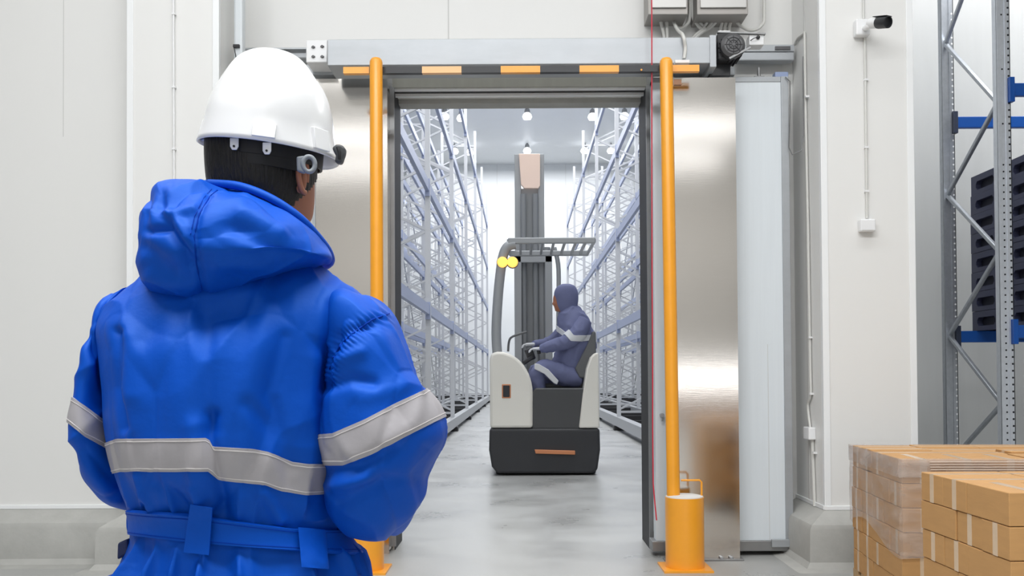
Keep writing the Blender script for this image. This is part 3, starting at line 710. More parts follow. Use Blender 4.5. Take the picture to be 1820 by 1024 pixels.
pr([(894, 685), (906, 685), (906, 706), (894, 706)], 11.485, 11.52, 'vent', M_tb, .01, lc); pr([(892, 683), (908, 683), (908, 708), (892, 708)], 11.492, 11.52, 'vent_rim', M_to, .01, lc)
pr([(1029, 761), (1036, 700), (1043, 655), (1050, 635), (1058, 627), (1064, 627), (1066, 761)], 11.5, 12.9, 'side_cowl', M_tw, .03, sm=45)
pr([(944, 700), (952, 690), (1040, 690), (1036, 740), (1030, 764), (946, 764)], 11.53, 12.9, 'cabin_panel', mat('cabin_grey', (76, 77, 79), .5), .02)
pr([(950, 799), (1022, 801), (1022, 808), (952, 806)], 11.46, 11.52, 'step_edge', M_to, .006)
b = MB(); b.prism([P(x, y, 11.7) for x, y in ((1030, 672), (1022, 655), (1030, 640), (1045, 610), (1054, 588), (1059, 590), (1060, 640), (1054, 672))], (0, 0, 0), (0, .5, 0)); b.build('seat_back', M_tg, t, bevel=.03, seg=3)
b = MB(); b.prism([P(x, y, 11.8) for x, y in ((962, 690), (968, 682), (1045, 676), (1050, 690))], (0, 0, 0), (0, .5, 0)); b.build('seat_cushion', M_tg, t, bevel=.03)
# front pillar and roof guard
for k, Y in enumerate((11.62, 12.75)):
    b = MB(); b.tube(smoothpath([P(884, 632, Y), P(882, 590, Y), P(885, 530, Y), P(890, 480, Y), P(895, 452, Y), P(903, 438, Y), P(916, 434, Y)], 4), [.062 if k == 0 else .045] * 25, 10)
    b.build('pillar', M_tg2, t, smooth=50)
b = MB(); zg = P(970, 436, 12).z
for Y in (11.6, 12.8): b.bar((P(903, 436, 11.6).x, Y, zg), (P(1058, 436, 11.6).x, Y, zg), .07, .07)
for px in (903, 925, 945, 965, 985, 1005, 1025, 1042, 1057): b.bar((P(px, 436, 11.6).x, 11.6, zg), (P(px, 436, 11.6).x, 12.8, zg), .03, .05)
b.build('overhead_guard', M_tg2, t, bevel=.01)
b = MB(); b.tube(smoothpath([P(985, 440, 12.8), P(992, 470, 12.8), P(993, 520, 12.8), P(992, 620, 12.8)], 4), .03, 8); b.build('rear_stay', M_tg2, t, smooth=50)
for px in (893, 911):
    b = MB(); q = P(px, 466, 11.55); b.lathe((q.x, 11.6, q.z), [(.06, 0), (.065, .05), (.05, .07)], axis=(0, -1, 0), n=20); wl_ = b.build('work_lamp', M_amb, t, smooth=40); tag(wl_, 'glowing amber work lamp')
    b = MB(); b.lathe((q.x, 11.66, q.z), [(.05, 0), (.072, .04), (.072, .09)], axis=(0, -1, 0), n=20); b.build('lamp_housing', M_tg, wl_, smooth=40)
# mast
for px in (920, 961):
    b = MB(); q = P(px, 275, 13.4); b.box(q.x - .045, q.x + .045, 13.35, 13.5, .1, q.z); b.build('mast_channel', M_tg2, t, bevel=.008)
b = MB(); q0 = P(924, 335, 13.4); q1 = P(957, 335, 13.4); b.box(q0.x, q1.x, 13.42, 13.46, .1, q0.z); b.build('mast_plate', M_tg2, t)
for px in (930, 951, 972):
    b = MB(); q = P(px, 440 if px > 960 else 345, 13.3); b.tube([(q.x, 13.3, .15), (q.x, 13.3, q.z)], .04 if px < 960 else .05, 12); b.build('lift_cylinder', mat('cylinder_grey', (140, 143, 146), .45), t, smooth=50)
b = MB(); q0 = P(915, 640, 13.25); q1 = P(981, 452, 13.25); b.box(q0.x, q0.x + .1, 13.2, 13.3, .1, q1.z); b.box(q1.x - .1, q1.x, 13.2, 13.3, .1, q1.z); b.box(q0.x, q1.x, 13.2, 13.3, q1.z - .12, q1.z); b.build('outer_mast', M_tg2, t, bevel=.01)
b = MB(); b.prism([P(x, y, 13.28) for x, y in ((922, 273), (960, 273), (960, 330), (957, 335), (932, 335), (926, 328))], (0, 0, 0), (0, .06, 0)); tag(b.build('mast_head_panel', M_pe, t, bevel=.01), 'pale peach panel at the mast head')
# controls
b = MB(); b.bar(P(930, 646, 11.9), P(948, 634, 11.9), .2, .05); b.bar(P(938, 620, 11.9), P(946, 640, 11.9), .12, .1); b.build('control_console', M_tb, t, bevel=.015)
b = MB(); b.tube(smoothpath([P(903, 625, 11.8), P(905, 606, 11.8), P(912, 598, 11.8), P(936, 590, 11.8)], 4), .014, 8); b.build('grab_rail', M_tg, t, smooth=50)
b = MB(); b.lathe(P(958, 622, 11.85), [(.02, -.05), (.03, 0), (.03, .03), (.015, .05)], n=12); b.build('control_lever', M_tb, t, smooth=50)
for px, Y in ((889, 11.75), (1050, 11.75)):
    b = MB(); q = P(px, 842, 11.7); b.lathe((q.x - .06, Y, .17), [(.12, 0), (.165, .01), (.17, .03), (.17, .1), (.165, .12), (.05, .13)], axis=(1, 0, 0), n=32); b.build('wheel', M_blk, t, smooth=40)
for sx in (-.5, .5):
    b = MB(); b.box(cx + sx - .09, cx + sx + .09, 13.3, 14.6, .06, .26); b.build('outrigger', M_tb, t, bevel=.02)
    b = MB(); b.lathe((cx + sx - .04, 14.45, .11), [(.08, 0), (.11, .01), (.11, .07), (.08, .08)], axis=(1, 0, 0), n=20); b.build('load_wheel', M_blk, t, smooth=40)
for sx in (-.22, .22):
    b = MB(); b.box(cx + sx - .05, cx + sx + .05, 13.5, 14.6, .1, .14); b.box(cx + sx - .05, cx + sx + .05, 13.5, 13.55, .1, .7); b.build('fork', M_tb, t)

# ------------------------------------------------------------------ loft tool for bodies and clothes
def cr(K, n):
    K = np.asarray(K, dtype=float); m = len(K); s = np.linspace(0, m - 1, n); i = np.minimum(s.astype(int), m - 2); f = (s - i)
    f = f.reshape(-1, *([1] * (K.ndim - 1)))
    p0 = K[np.maximum(i - 1, 0)]; p1 = K[i]; p2 = K[i + 1]; p3 = K[np.minimum(i + 2, m - 1)]
    return .5 * (2 * p1 + (p2 - p0) * f + (2 * p0 - 5 * p1 + 4 * p2 - p3) * f ** 2 + (3 * p1 - p0 - 3 * p2 + p3) * f ** 3)
class Loft:
    """rings: (centre, U half-width vector, V half-depth vector, exponent)"""
    def __init__(s, rings, nu=120, nv=120):
        c = cr([r[0] for r in rings], nv); U = cr([r[1] for r in rings], nv); V = cr([r[2] for r in rings], nv); e = cr([[r[3]] for r in rings], nv)
        s.nu, s.nv = nu, nv; a = np.linspace(0, 2 * PI, nu, endpoint=False)[None, :]
        ca, sa = np.cos(a), np.sin(a); p = 2 / e
        x = np.sign(ca) * np.abs(ca) ** p; y = np.sign(sa) * np.abs(sa) ** p
        s.p = c[:, None, :] + U[:, None, :] * x[..., None] + V[:, None, :] * y[..., None]; s.c = c
        s.normals()
    def normals(s):
        du = np.roll(s.p, -1, 1) - np.roll(s.p, 1, 1); dv = np.gradient(s.p, axis=0)
        n = np.cross(du, dv); n /= np.maximum(np.linalg.norm(n, axis=2, keepdims=True), 1e-9)
        out = s.p - s.c[:, None, :]
        if (n * out).sum() < 0: n = -n
        s.n = n
    def disp(s, d): s.p = s.p + s.n * d[..., None]; s.normals(); return s
    def crease(s, pts, w, a, facing=True):
        X, Y = proj(s.p); D = np.full(X.shape, 1e9)
        for (x0, y0), (x1, y1) in zip(pts[:-1], pts[1:]):
            dx, dy = x1 - x0, y1 - y0; tt = np.clip(((X - x0) * dx + (Y - y0) * dy) / (dx * dx + dy * dy), 0, 1)
            D = np.minimum(D, np.hypot(X - x0 - tt * dx, Y - y0 - tt * dy))
        f = np.clip(-s.n[..., 1] * 3 + .3, 0, 1)
        return a * np.exp(-(D / w) ** 2) * f
    def noise(s, sc, amp, ridged=False, off=0.0, rot=0.0):
        q = s.p.reshape(-1, 3); out = np.empty(len(q)); c_, s_ = math.cos(rot), math.sin(rot)
        for i, (x, y, z) in enumerate(q):
            xx = x * c_ - z * s_; zz = x * s_ + z * c_
            v = noise.noise(Vector((xx * sc[0] + off, y * sc[1] + off, zz * sc[2])))
            out[i] = (1 - abs(v) * 2.2) ** 3 if (ridged and abs(v) < .45) else (0 if ridged else v)
        return out.reshape(s.p.shape[:2]) * amp
    def crumple(s, sc, amp, off=0.0, warp=.25, cap=.45):
        q = s.p.reshape(-1, 3); out = np.empty(len(q))
        for i, (x, y, z) in enumerate(q):
            p = Vector((x * sc[0] + off, y * sc[1] + off, z * sc[2] + off)); p += noise.noise_vector(p * .7) * warp * 2
            dd = noise.voronoi(p)[0]; out[i] = min(dd[1] - dd[0], cap) - cap * .6
        return out.reshape(s.p.shape[:2]) * amp
    def at(s, u, v, off=0.0):
        u = u % s.nu; v = min(max(v, 0), s.nv - 1.001); i = int(u); j = int(v); a, b_ = u - i, v - j; i2 = (i + 1) % s.nu
        g = lambda G: (G[j, i] * (1 - a) + G[j, i2] * a) * (1 - b_) + (G[j + 1, i] * (1 - a) + G[j + 1, i2] * a) * b_
        return g(s.p) + g(s.n) * off
    def build(s, name, m, parent):
        b = MB(); nu, nv = s.nu, s.nv
        vs = s.p.reshape(-1, 3).tolist() + [s.p[0].mean(0).tolist(), s.p[-1].mean(0).tolist()]
        fs = [(j * nu + i, j * nu + (i + 1) % nu, (j + 1) * nu + (i + 1) % nu, (j + 1) * nu + i) for j in range(nv - 1) for i in range(nu)]
        fs += [(nu * nv, (i + 1) % nu, i) for i in range(nu)] + [(nu * nv + 1, (nv - 1) * nu + i, (nv - 1) * nu + (i + 1) % nu) for i in range(nu)]
        b.add(vs, fs); return b.build(name, m, parent, smooth=180)
    def band(s, top, bot, off, name, m, parent, nw=7, urange=None, th=.003):
        """strip between two picture curves, wrapped right round the loft"""
        PX, PY = proj(s.p); b = MB(); vs = []; us = range(s.nu) if urange is None else range(*urange)
        def solve(cu, i):
            tx = [c[0] for c in cu]; ty = [c[1] for c in cu]
            i = i % s.nu; d = PY[:, i] - np.interp(PX[:, i], tx, ty); sg = np.where(d[:-1] * d[1:] <= 0)[0]
            if len(sg) == 0: return int(np.argmin(np.abs(d)))
            k = sg[0]; return k + d[k] / (d[k] - d[k + 1] + 1e-12)
        rows = []
        for i in us:
            a, c_ = solve(top, i), solve(bot, i)
            rows.append([s.at(i, a + (c_ - a) * k / nw, off) for k in range(nw + 1)] + [s.at(i, a + (c_ - a) * k / nw, off - th) for k in (nw, 0)])
        n = nw + 3; closed = urange is None; K = len(rows)
        fs = []
        for i in range(K if closed else K - 1):
            for k in range(n): fs.append((i * n + k, i * n + (k + 1) % n, ((i + 1) % K) * n + (k + 1) % n, ((i + 1) % K) * n + k))
        if not closed: fs += [tuple(range(n)), tuple((K - 1) * n + k for k in range(n))]
        b.add([v for r in rows for v in r], fs); return b.build(name, m, parent, smooth=60)
def fit(specs, maker, it=5):
    tg = [(s[0], s[1]) for s in specs]; sp = [list(s) for s in specs]
    for _ in range(it):
        L_ = Loft([maker(*s) for s in sp], 120, len(sp)); X, _y = proj(L_.p)
        for s, t_, a, b_ in zip(sp, tg, X.min(1), X.max(1)): s[0] += t_[0] - a; s[1] += t_[1] - b_
    return [maker(*s) for s in sp]
def ring(xl, xr, y, Y, dep, e=2.3, dy=0):
    a = P(xl, y, Y); c_ = P(xr, y + dy, Y); m = (a + c_) / 2; return (m, (c_ - a) / 2, Vector((0, dep, 0)), e)
# ------------------------------------------------------------------ the worker in the foreground
M_jk = mat('blue_nylon', (0, 73, 182), .56, var=.03, vs=6, bump=.06, bs=90, spec=.62)
M_jk.node_tree.nodes['Principled BSDF'].inputs['Specular Tint'].default_value = (.22, .5, 1, 1)
M_jks = mat('blue_seam', (0, 56, 160), .6, spec=.1)
M_refl = mat('reflective_tape', (168, 165, 169), .45, .1, var=.03, vs=25, bump=.05, bs=60)
M_stitch = mat('pale_stitching', (214, 210, 208), .6)
M_hair = mat('black_hair', (14, 12, 12), .5, bump=.5, bs=180, stretch=(1, 1, .15))
M_skin = mat('skin', (172, 112, 84), .5, var=.03, vs=12)
M_helm = mat('helmet_shell', (240, 241, 242), .24, coat=.4)
M_harn = mat('harness_black', (22, 22, 24), .55); M_hgrey = mat('ratchet_grey', (132, 138, 144), .45)
M_knob = mat('knob_grey', (70, 72, 74), .5); M_glove = mat('glove_grey', (70, 74, 84), .8); M_boot = mat('boot_black', (36, 36, 38), .5)
W = thing('person', (P(430, 900, 1.78).x, 1.78, 0), 'worker seen from behind in a bright blue hooded winter coverall and white hard hat', 'person')

# --- head and neck, one skin
HC = P(470, 292, 1.80); YAW = math.radians(-26)
Rh = Matrix.Rotation(YAW, 3, 'Z') @ Matrix.Rotation(math.radians(4), 3, 'X')
def hp(x, y, z): return HC + Rh @ Vector((x, y, z))
hr = []
for z, a, b_, yo in ((-.26, .075, .07, -.02), (-.2, .068, .066, -.018), (-.15, .062, .064, -.012), (-.118, .06, .074, .004), (-.1, .062, .088, .014), (-.075, .072, .094, .01), (-.04, .079, .1, .004), (0, .082, .102, 0),
                    (.04, .083, .1, 0), (.075, .077, .093, 0), (.1, .06, .075, 0), (.118, .035, .045, 0), (.123, .008, .01, 0)):
    hr.append((hp(0, yo, z), Rh @ Vector((a, 0, 0)), Rh @ Vector((0, b_, 0)), 2.1))
H = Loft(hr, 72, 80)
loc = (H.p - np.array(HC)) @ np.array(Rh)
def blob(x, y, z, sx, sz, a): return a * np.exp(-((loc[..., 0] - x) / sx) ** 2 - ((loc[..., 2] - z) / sz) ** 2) * (loc[..., 1] > .02)
d = blob(0, 0, -.028, .012, .022, .02) + blob(0, 0, -.042, .014, .01, .012) + blob(0, 0, .022, .05, .012, .006) - blob(.032, 0, .002, .016, .011, .01) - blob(-.032, 0, .002, .016, .011, .01) \
    + blob(0, 0, -.067, .022, .005, .006) + blob(0, 0, -.076, .02, .005, .006) - blob(0, 0, -.0715, .024, .002, .004) + blob(0, 0, -.105, .02, .014, .008)
H.disp(d); H.build('head', M_skin, W)
for sx in (-.032, .032):
    b = MB(); b.lathe(hp(sx, .083, .002), [(.002, .012), (.008, .009), (.0115, 0), (.008, -.008)], axis=Rh @ Vector((0, 1, 0)), n=16); b.build('eye', M_white, W, smooth=60)
for s in (-1, 1):
    base = hp(s * .083, .0, -.035); rim = []
    for k in range(13):
        a = math.radians(-100 + 300 * k / 12); rim.append(hp(s * (.088 + .008 * math.cos(a * .5)), -.004 - .017 * math.cos(a) * 1, -.03 + .032 * math.sin(a)))
    b = MB(); b.tube(smoothpath(rim, 3), .0052, 8)
    L_ = Loft([(hp(s * (.078 + .012 * q), -.004 - .003 * q, -.032 - .002 * q), Rh @ Vector((s * .004, .017 * r_, 0)), Rh @ Vector((0, 0, .031 * r_)), 2) for q, r_ in ((0, .75), (.4, .95), (.8, .9), (.95, .6), (.9, .3), (.75, .1))], 20, 10)
    vs = L_.p.reshape(-1, 3).tolist(); n = 20; b.add(vs, [(j * n + i, j * n + (i + 1) % n, (j + 1) * n + (i + 1) % n, (j + 1) * n + i) for j in range(9) for i in range(n)] + [tuple(9 * n + i for i in range(n))])
    b.build('ear', M_skin, W, smooth=60)
# hair: a shell over the back and sides, nape line cut across
hv = []; 
for z, a, b_, yo in ((-.155, .052, .056, -.022), (-.135, .062, .068, -.017), (-.115, .066, .079, -.008), (-.09, .073, .094, -.004), (-.05, .086, .108, -.004), (0, .09, .112, -.004), (.05, .09, .11, -.002), (.09, .078, .095, 0), (.115, .05, .06, 0), (.13, .01, .012, 0)):
    hv.append((hp(0, yo, z), Rh @ Vector((a, 0, 0)), Rh @ Vector((0, b_, 0)), 2.2))
HA = Loft(hv, 96, 70); HA.disp(HA.noise((30, 30, 6), .0022, off=3))
hl = (HA.p - np.array(HC)) @ np.array(Rh)
lim = np.interp(hl[..., 2], [-.16, -.11, -.08, -.03, 0, .05, .13], [-.045, -.03, -.005, .062, .07, .085, .13])   # front limit of hair by height
b = MB(); n = 96; keep = hl[..., 1] < lim; vs = HA.p.reshape(-1, 3).tolist(); fs = []
for j in range(69):
    for i in range(n):
        i2 = (i + 1) % n
        if keep[j, i] and keep[j, i2] and keep[j + 1, i] and keep[j + 1, i2]: fs.append((j * n + i, j * n + i2, (j + 1) * n + i2, (j + 1) * n + i))
b.add(vs, fs); ho = b.build('hair', M_hair, W, smooth=180)
so = ho.modifiers.new('s', 'SOLIDIFY'); so.thickness = .006; so.offset = -1

# --- hard hat
KC = P(480, 250, 1.80)
Rk = Matrix.Rotation(math.radians(-14), 3, 'Z') @ Matrix.Rotation(math.radians(7), 3, 'Y') @ Matrix.Rotation(math.radians(2), 3, 'X')
def kp(x, y, z): return KC + Rk @ Vector((x, y, z))
nt_, nk = 140, 64; vs = []
for j in range(nk):
    t_ = j / (nk - 1); ph = t_ * PI / 2
    for i in range(nt_):
        th = 2 * PI * i / nt_; cx_, cy_ = math.cos(th), math.sin(th)
        rr = math.cos(ph) ** .86; hh = math.sin(ph) ** .9
        x = .1145 * cx_ * rr; y = .138 * cy_ * rr; z = -.012 + .167 * hh
        # central raised ridge running front to back, with two side grooves
        lx = abs(x) / (.05 - .012 * max(0, 1 - hh))
        k_ = min(1, max(0, (hh - .38) / .3)); k_ = k_ * k_ * (3 - 2 * k_)
        e_ = 1 / (1 + math.exp((lx - 1) * 9)); z += .012 * k_ * e_
        gx = abs(abs(x) - .068); z -= .003 * math.exp(-(gx / .008) ** 2) * k_ * (.6 if cy_ < 0 else .8)
        # rolled brim
        fl = max(0, 1 - t_ / .13); fl = fl * fl
        br = .005 + .007 * abs(cx_) ** 3 + .035 * max(0, cy_) ** 4
        x += br * cx_ * fl; y += br * cy_ * fl; z -= .010 * fl
        vs.append(kp(x, y, z))
b = MB(); b.add(vs, [(j * nt_ + i, j * nt_ + (i + 1) % nt_, (j + 1) * nt_ + (i + 1) % nt_, (j + 1) * nt_ + i) for j in range(nk - 1) for i in range(nt_)])
hk = b.build('hard_hat', M_helm, W, smooth=180)
so = hk.modifiers.new('s', 'SOLIDIFY'); so.thickness = .0032; so.offset = -1
for px in (373, 516, 588):          # slot bosses on the brim
    q = P(px, {373: 214, 516: 236, 588: 250}[px], 1.70)
# slot blocks on both sides and at the back of the brim
for ax_, w_, hgt in (((-1, -.3), .02, .022), ((1, -.25), .02, .022), ((.42, -.9), .02, .01)):
    v = Vector((ax_[0], ax_[1], 0)).normalized(); rad = 1 / math.sqrt((v.x / .117) ** 2 + (v.y / .138) ** 2)
    c0 = v * (rad + .004); tn = Vector((-v.y, v.x, 0)); b = MB(); pts = []
    for s1, z_ in ((-1, -.016), (1, -.016), (1, hgt), (-1, hgt)):
        q = c0 + tn * s1 * w_ + Vector((0, 0, z_)); pts.append(kp(*q))
    dv = Rk @ v; inner = [p - dv * .012 for p in pts]; outer = [p + dv * (.009 if i < 2 else .0005) for i, p in enumerate(pts)]
    b.add(inner + outer, [(0, 1, 2, 3), (7, 6, 5, 4)] + [(i, i + 4, (i + 1) % 4 + 4, (i + 1) % 4) for i in range(4)]); b.build('slot_block', M_helm, hk, bevel=.001, smooth=40)
# harness band, nape strap and lugs
def kring(z, rx, ry, th_, hh_, name, m, a0=0, a1=360, par=None):
    b = MB(); n = 60; vs = []; A = [math.radians(a0 + (a1 - a0) * i / n) for i in range(n + 1)]
    for a in A:
        for r_, z_ in ((0, -hh_), (th_, -hh_), (th_, hh_), (0, hh_)):
            vs.append(kp((rx + r_) * math.cos(a), (ry + r_) * math.sin(a), z + z_))
    fs = [(i * 4 + k, i * 4 + (k + 1) % 4, (i + 1) * 4 + (k + 1) % 4, (i + 1) * 4 + k) for i in range(n) for k in range(4)] + [(0, 1, 2, 3), (n * 4 + 3, n * 4 + 2, n * 4 + 1, n * 4)]
    b.add(vs, fs); return b.build(name, m, par or W, smooth=40)
hb = kring(-.022, .092, .116, .004, .02, 'headband', M_harn)
kring(-.046, .0915, .112, .005, .014, 'nape_strap', M_harn, 195, 345, hb)
for px, py in ((416, 257), (474, 265)):
    b = MB(); q = P(px, py, 1.675)
    b.prism([q + Vector((x, 0, z)) for x, z in ((-.0075, .012), (.0075, .012), (.0075, -.003), (.004, -.009), (-.004, -.009), (-.0075, -.003))], (0, 0, 0), (0, .004, 0)); b.build('lug', M_helm, hk, bevel=.001)
    b = MB(); b.lathe(q + Vector((0, 0, -.003)), [(.002, .0), (.002, .002)], axis=(0, -1, 0), n=10); b.build('lug_hole', M_harn, hk)
b = MB(); qs = [(P(381, 250, 1.73)), P(397, 250, 1.70), P(396, 280, 1.70), P(390, 287, 1.72), P(380, 280, 1.73)]
b.prism(qs, (0, -.004, 0), (0, .008, 0)); b.build('ratchet_cover', M_hgrey, hb, bevel=.003)
q = P(549, 292, 1.705); rr = [q + Vector((.010 * math.cos(a * PI / 12), .3 * .010 * math.cos(a * PI / 12), .0135 * math.sin(a * PI / 12))) for a in range(25)]
b = MB(); b.tube(rr, .0045, 8); b.build('ratchet_ring', M_hgrey, hb, smooth=60)
b = MB(); b.prism([P(x, y, 1.70) for x, y in ((526, 278), (541, 276), (541, 308), (527, 304))], (0, 0, 0), (0, .012, 0)); b.build('ratchet_plate', M_hgrey, hb, bevel=.003)
b = MB(); q = P(598, 266, 1.76); b.prism([P(x, y, 1.76) for x, y in ((589, 262), (597, 256), (606, 256), (613, 262), (612, 272), (606, 290), (594, 288), (596, 276))], (0, 0, 0), (0, .022, 0)); tag(b.build('visor_knob', M_knob, hk, bevel=.004), 'dark clip knob at the side of the brim')
b = MB(); b.tube([P(600, 262, 1.757), P(604, 272, 1.755), P(603, 284, 1.757)], .003, 8); b.build('clip_spring', M_harn, hk, smooth=60)

# --- coverall body
def R(xl, xr, y, Y, dep, e=2.3, dy=0): return (xl, xr, y, Y, dep, e, dy)
TR = [R(195, 640, 1400, 1.76, .15), R(178, 668, 1180, 1.76, .17), R(182, 662, 1080, 1.76, .175), R(196, 652, 1024, 1.76, .172), R(213, 634, 988, 1.76, .162), R(230, 614, 960, 1.76, .15), R(236, 606, 930, 1.76, .145, dy=8),
      R(232, 606, 900, 1.76, .15, dy=6), R(218, 604, 865, 1.755, .165), R(200, 606, 810, 1.75, .175), R(190, 606, 750, 1.75, .178), R(186, 610, 690, 1.75, .178), R(176, 626, 630, 1.75, .172),
      R(168, 655, 585, 1.755, .16), R(180, 672, 552, 1.76, .145), R(208, 655, 522, 1.765, .13), R(240, 622, 498, 1.77, .118), R(282, 585, 474, 1.78, .105), R(340, 560, 450, 1.79, .092), R(390, 545, 425, 1.80, .078)]
TR = fit(TR, ring); T = Loft(TR, 340, 330)
X, Y = proj(T.p); back = np.clip(-T.n[..., 1] * 2.5 + .3, 0, 1)
d = T.noise((6, 5, 1.6), .011, off=1.7) + T.noise((9, 8, 2.2), .006, True, off=7.1) + T.noise((22, 20, 7), .0022, off=2) + T.crumple((6, 5, 2.2), .030, 3.1)
# gathers above and below the belt
zb = P(420, 940, 1.6).z; ang = np.arctan2(T.p[..., 1] - 1.76, T.p[..., 0] - TR[6][0].x)
g = (1 - np.abs(np.sin(ang * 8 + 1.2 * np.sin(ang * 3.1)))) ** 2.2
dz = T.p[..., 2] - zb
d += .013 * (g - .3) * np.exp(-(np.maximum(dz - .02, 0) / .07)) * (dz > 0) * np.clip(dz / .03, 0, 1)
d += .024 * (g - .3) * np.clip(-(dz + .025) / .05, 0, 1) * np.exp(np.minimum(dz + .05, 0) / .35)
d += T.noise((9, 9, 5), .010, True, off=4.4, rot=.5) * np.clip(1 - dz / .16, 0, 1) * (dz > 0)
for pts, w_, a in (([(378, 740), (374, 775), (382, 820), (392, 880), (396, 915)], 11, -.011), ([(364, 560), (372, 650), (372, 760)], 16, -.006), ([(352, 760), (356, 840)], 20, .009),
                   ([(206, 590), (208, 690), (222, 760)], 10, -.014), ([(225, 600), (235, 700)], 22, .008), ([(470, 560), (445, 680), (440, 800)], 20, .006), ([(505, 600), (480, 700), (520, 830)], 14, -.006),
                   ([(560, 640), (545, 720), (560, 830)], 20, .007), ([(232, 780), (242, 830)], 12, -.006), ([(300, 560), (310, 700), (300, 860)], 24, .005), ([(440, 720), (480, 760), (515, 860)], 14, -.005),
                   ([(250, 600), (330, 540), (430, 545)], 22, -.006), ([(590, 545), (585, 600), (575, 690)], 14, -.008), ([(280, 860), (330, 900)], 12, -.006), ([(470, 880), (500, 925)], 12, .007), ([(345, 870), (360, 905)], 10, .007)):
    d += T.crease(pts, w_, a)
T.disp(d); body = T.build('coverall', M_jk, W)
# tapes and belt
tt = ([(150, 776), (186, 788), (208, 780), (368, 779), (378, 794), (450, 798), (475, 803), (520, 821), (548, 825), (580, 825), (640, 822)], [(150, 836), (200, 842), (216, 838), (372, 838), (382, 851), (440, 859), (470, 862), (500, 873), (545, 880), (578, 878), (640, 874)])
rb = T.band(tt[0], tt[1], .0028, 'reflective_band', M_refl, body)
off_ = lambda c, k: [(x, y + k) for x, y in c]
for c_, k in ((tt[0], 4.5), (tt[1], -6)): T.band(off_(c_, k), off_(c_, k + 1.3), .0036, 'stitching', M_stitch, rb, nw=1, th=.001)
bt = ([(200, 903), (240, 908), (330, 914), (430, 928), (520, 940), (610, 944), (650, 944)], [(200, 946), (245, 952), (330, 962), (430, 972), (520, 979), (610, 985), (650, 985)])
# smoother carrier for the belt
B2 = Loft([(c_, U * 1.02, V * 1.02, e) for c_, U, V, e in TR], 340, 330); B2.disp(B2.noise((9, 9, 4), .003, off=5))
bl = B2.band(bt[0], bt[1], .006, 'belt', M_jk, body, th=.008)
for c_, k in ((bt[0], 4), (bt[1], -5)): B2.band(off_(c_, k), off_(c_, k + 1.5), .0068, 'stitching', M_jks, bl, nw=1, th=.001)
def patch(L_, quad, off, name, m, par, n=(8, 12), th=.004, bulge=0):
    """cloth patch lying on a loft, quad = picture corners tl tr br bl"""
    X, Y = proj(L_.p); fr = np.where(L_.n[..., 1] < .1, 0, 1e6); b = MB(); top = []; 
    for j in range(n[1] + 1):
        for i in range(n[0] + 1):
            s, t_ = i / n[0], j / n[1]
            x = (quad[0][0] * (1 - s) + quad[1][0] * s) * (1 - t_) + (quad[3][0] * (1 - s) + quad[2][0] * s) * t_
            y = (quad[0][1] * (1 - s) + quad[1][1] * s) * (1 - t_) + (quad[3][1] * (1 - s) + quad[2][1] * s) * t_
            k = np.argmin((X - x) ** 2 + (Y - y) ** 2 + fr); q = L_.p.reshape(-1, 3)[k]
            top.append(P(x, y, q[1] - off - bulge * math.sin(PI * t_)))
    N_ = len(top); w_ = n[0] + 1; vs = top + [p + Vector((0, th, 0)) for p in top]; fs = []
    for j in range(n[1]):
        for i in range(n[0]):
            a = j * w_ + i; fs += [(a, a + 1, a + w_ + 1, a + w_), (N_ + a, N_ + a + w_, N_ + a + w_ + 1, N_ + a + 1)]
    for i in range(n[0]): fs += [(i, N_ + i, N_ + i + 1, i + 1), (n[1] * w_ + i, n[1] * w_ + i + 1, N_ + n[1] * w_ + i + 1, N_ + n[1] * w_ + i)]
    for j in range(n[1]): fs += [(j * w_, (j + 1) * w_, N_ + (j + 1) * w_, N_ + j * w_), (j * w_ + n[0], N_ + j * w_ + n[0], N_ + (j + 1) * w_ + n[0], (j + 1) * w_ + n[0])]
    b.add(vs, fs); return b.build(name, m, par, smooth=50)
patch(B2, [(338, 897), (377, 903), (371, 987), (326, 982)], .014, 'belt_loop', M_jk, body, bulge=.006)
patch(B2, [(530, 938), (578, 942), (584, 1012), (536, 1008)], .014, 'belt_loop', M_jk, body, bulge=.006)
b = MB(); b.tube(smoothpath([P(244, 905, 1.70), P(231, 912, 1.71), P(229, 935, 1.71), P(233, 948, 1.71), P(243, 953, 1.70)], 5), .0042, 8); b.build('belt_loop', M_jk, body, smooth=60)
# dark navy pocket flap at the left hip
b = MB(); b.prism([P(x, y, 1.74) for x, y in ((208, 966), (226, 958), (228, 985), (207, 996))], (0, 0, 0), (0, .03, 0)); b.build('pocket_flap', mat('dark_navy_cloth', (28, 40, 80), .6), body, bevel=.004)

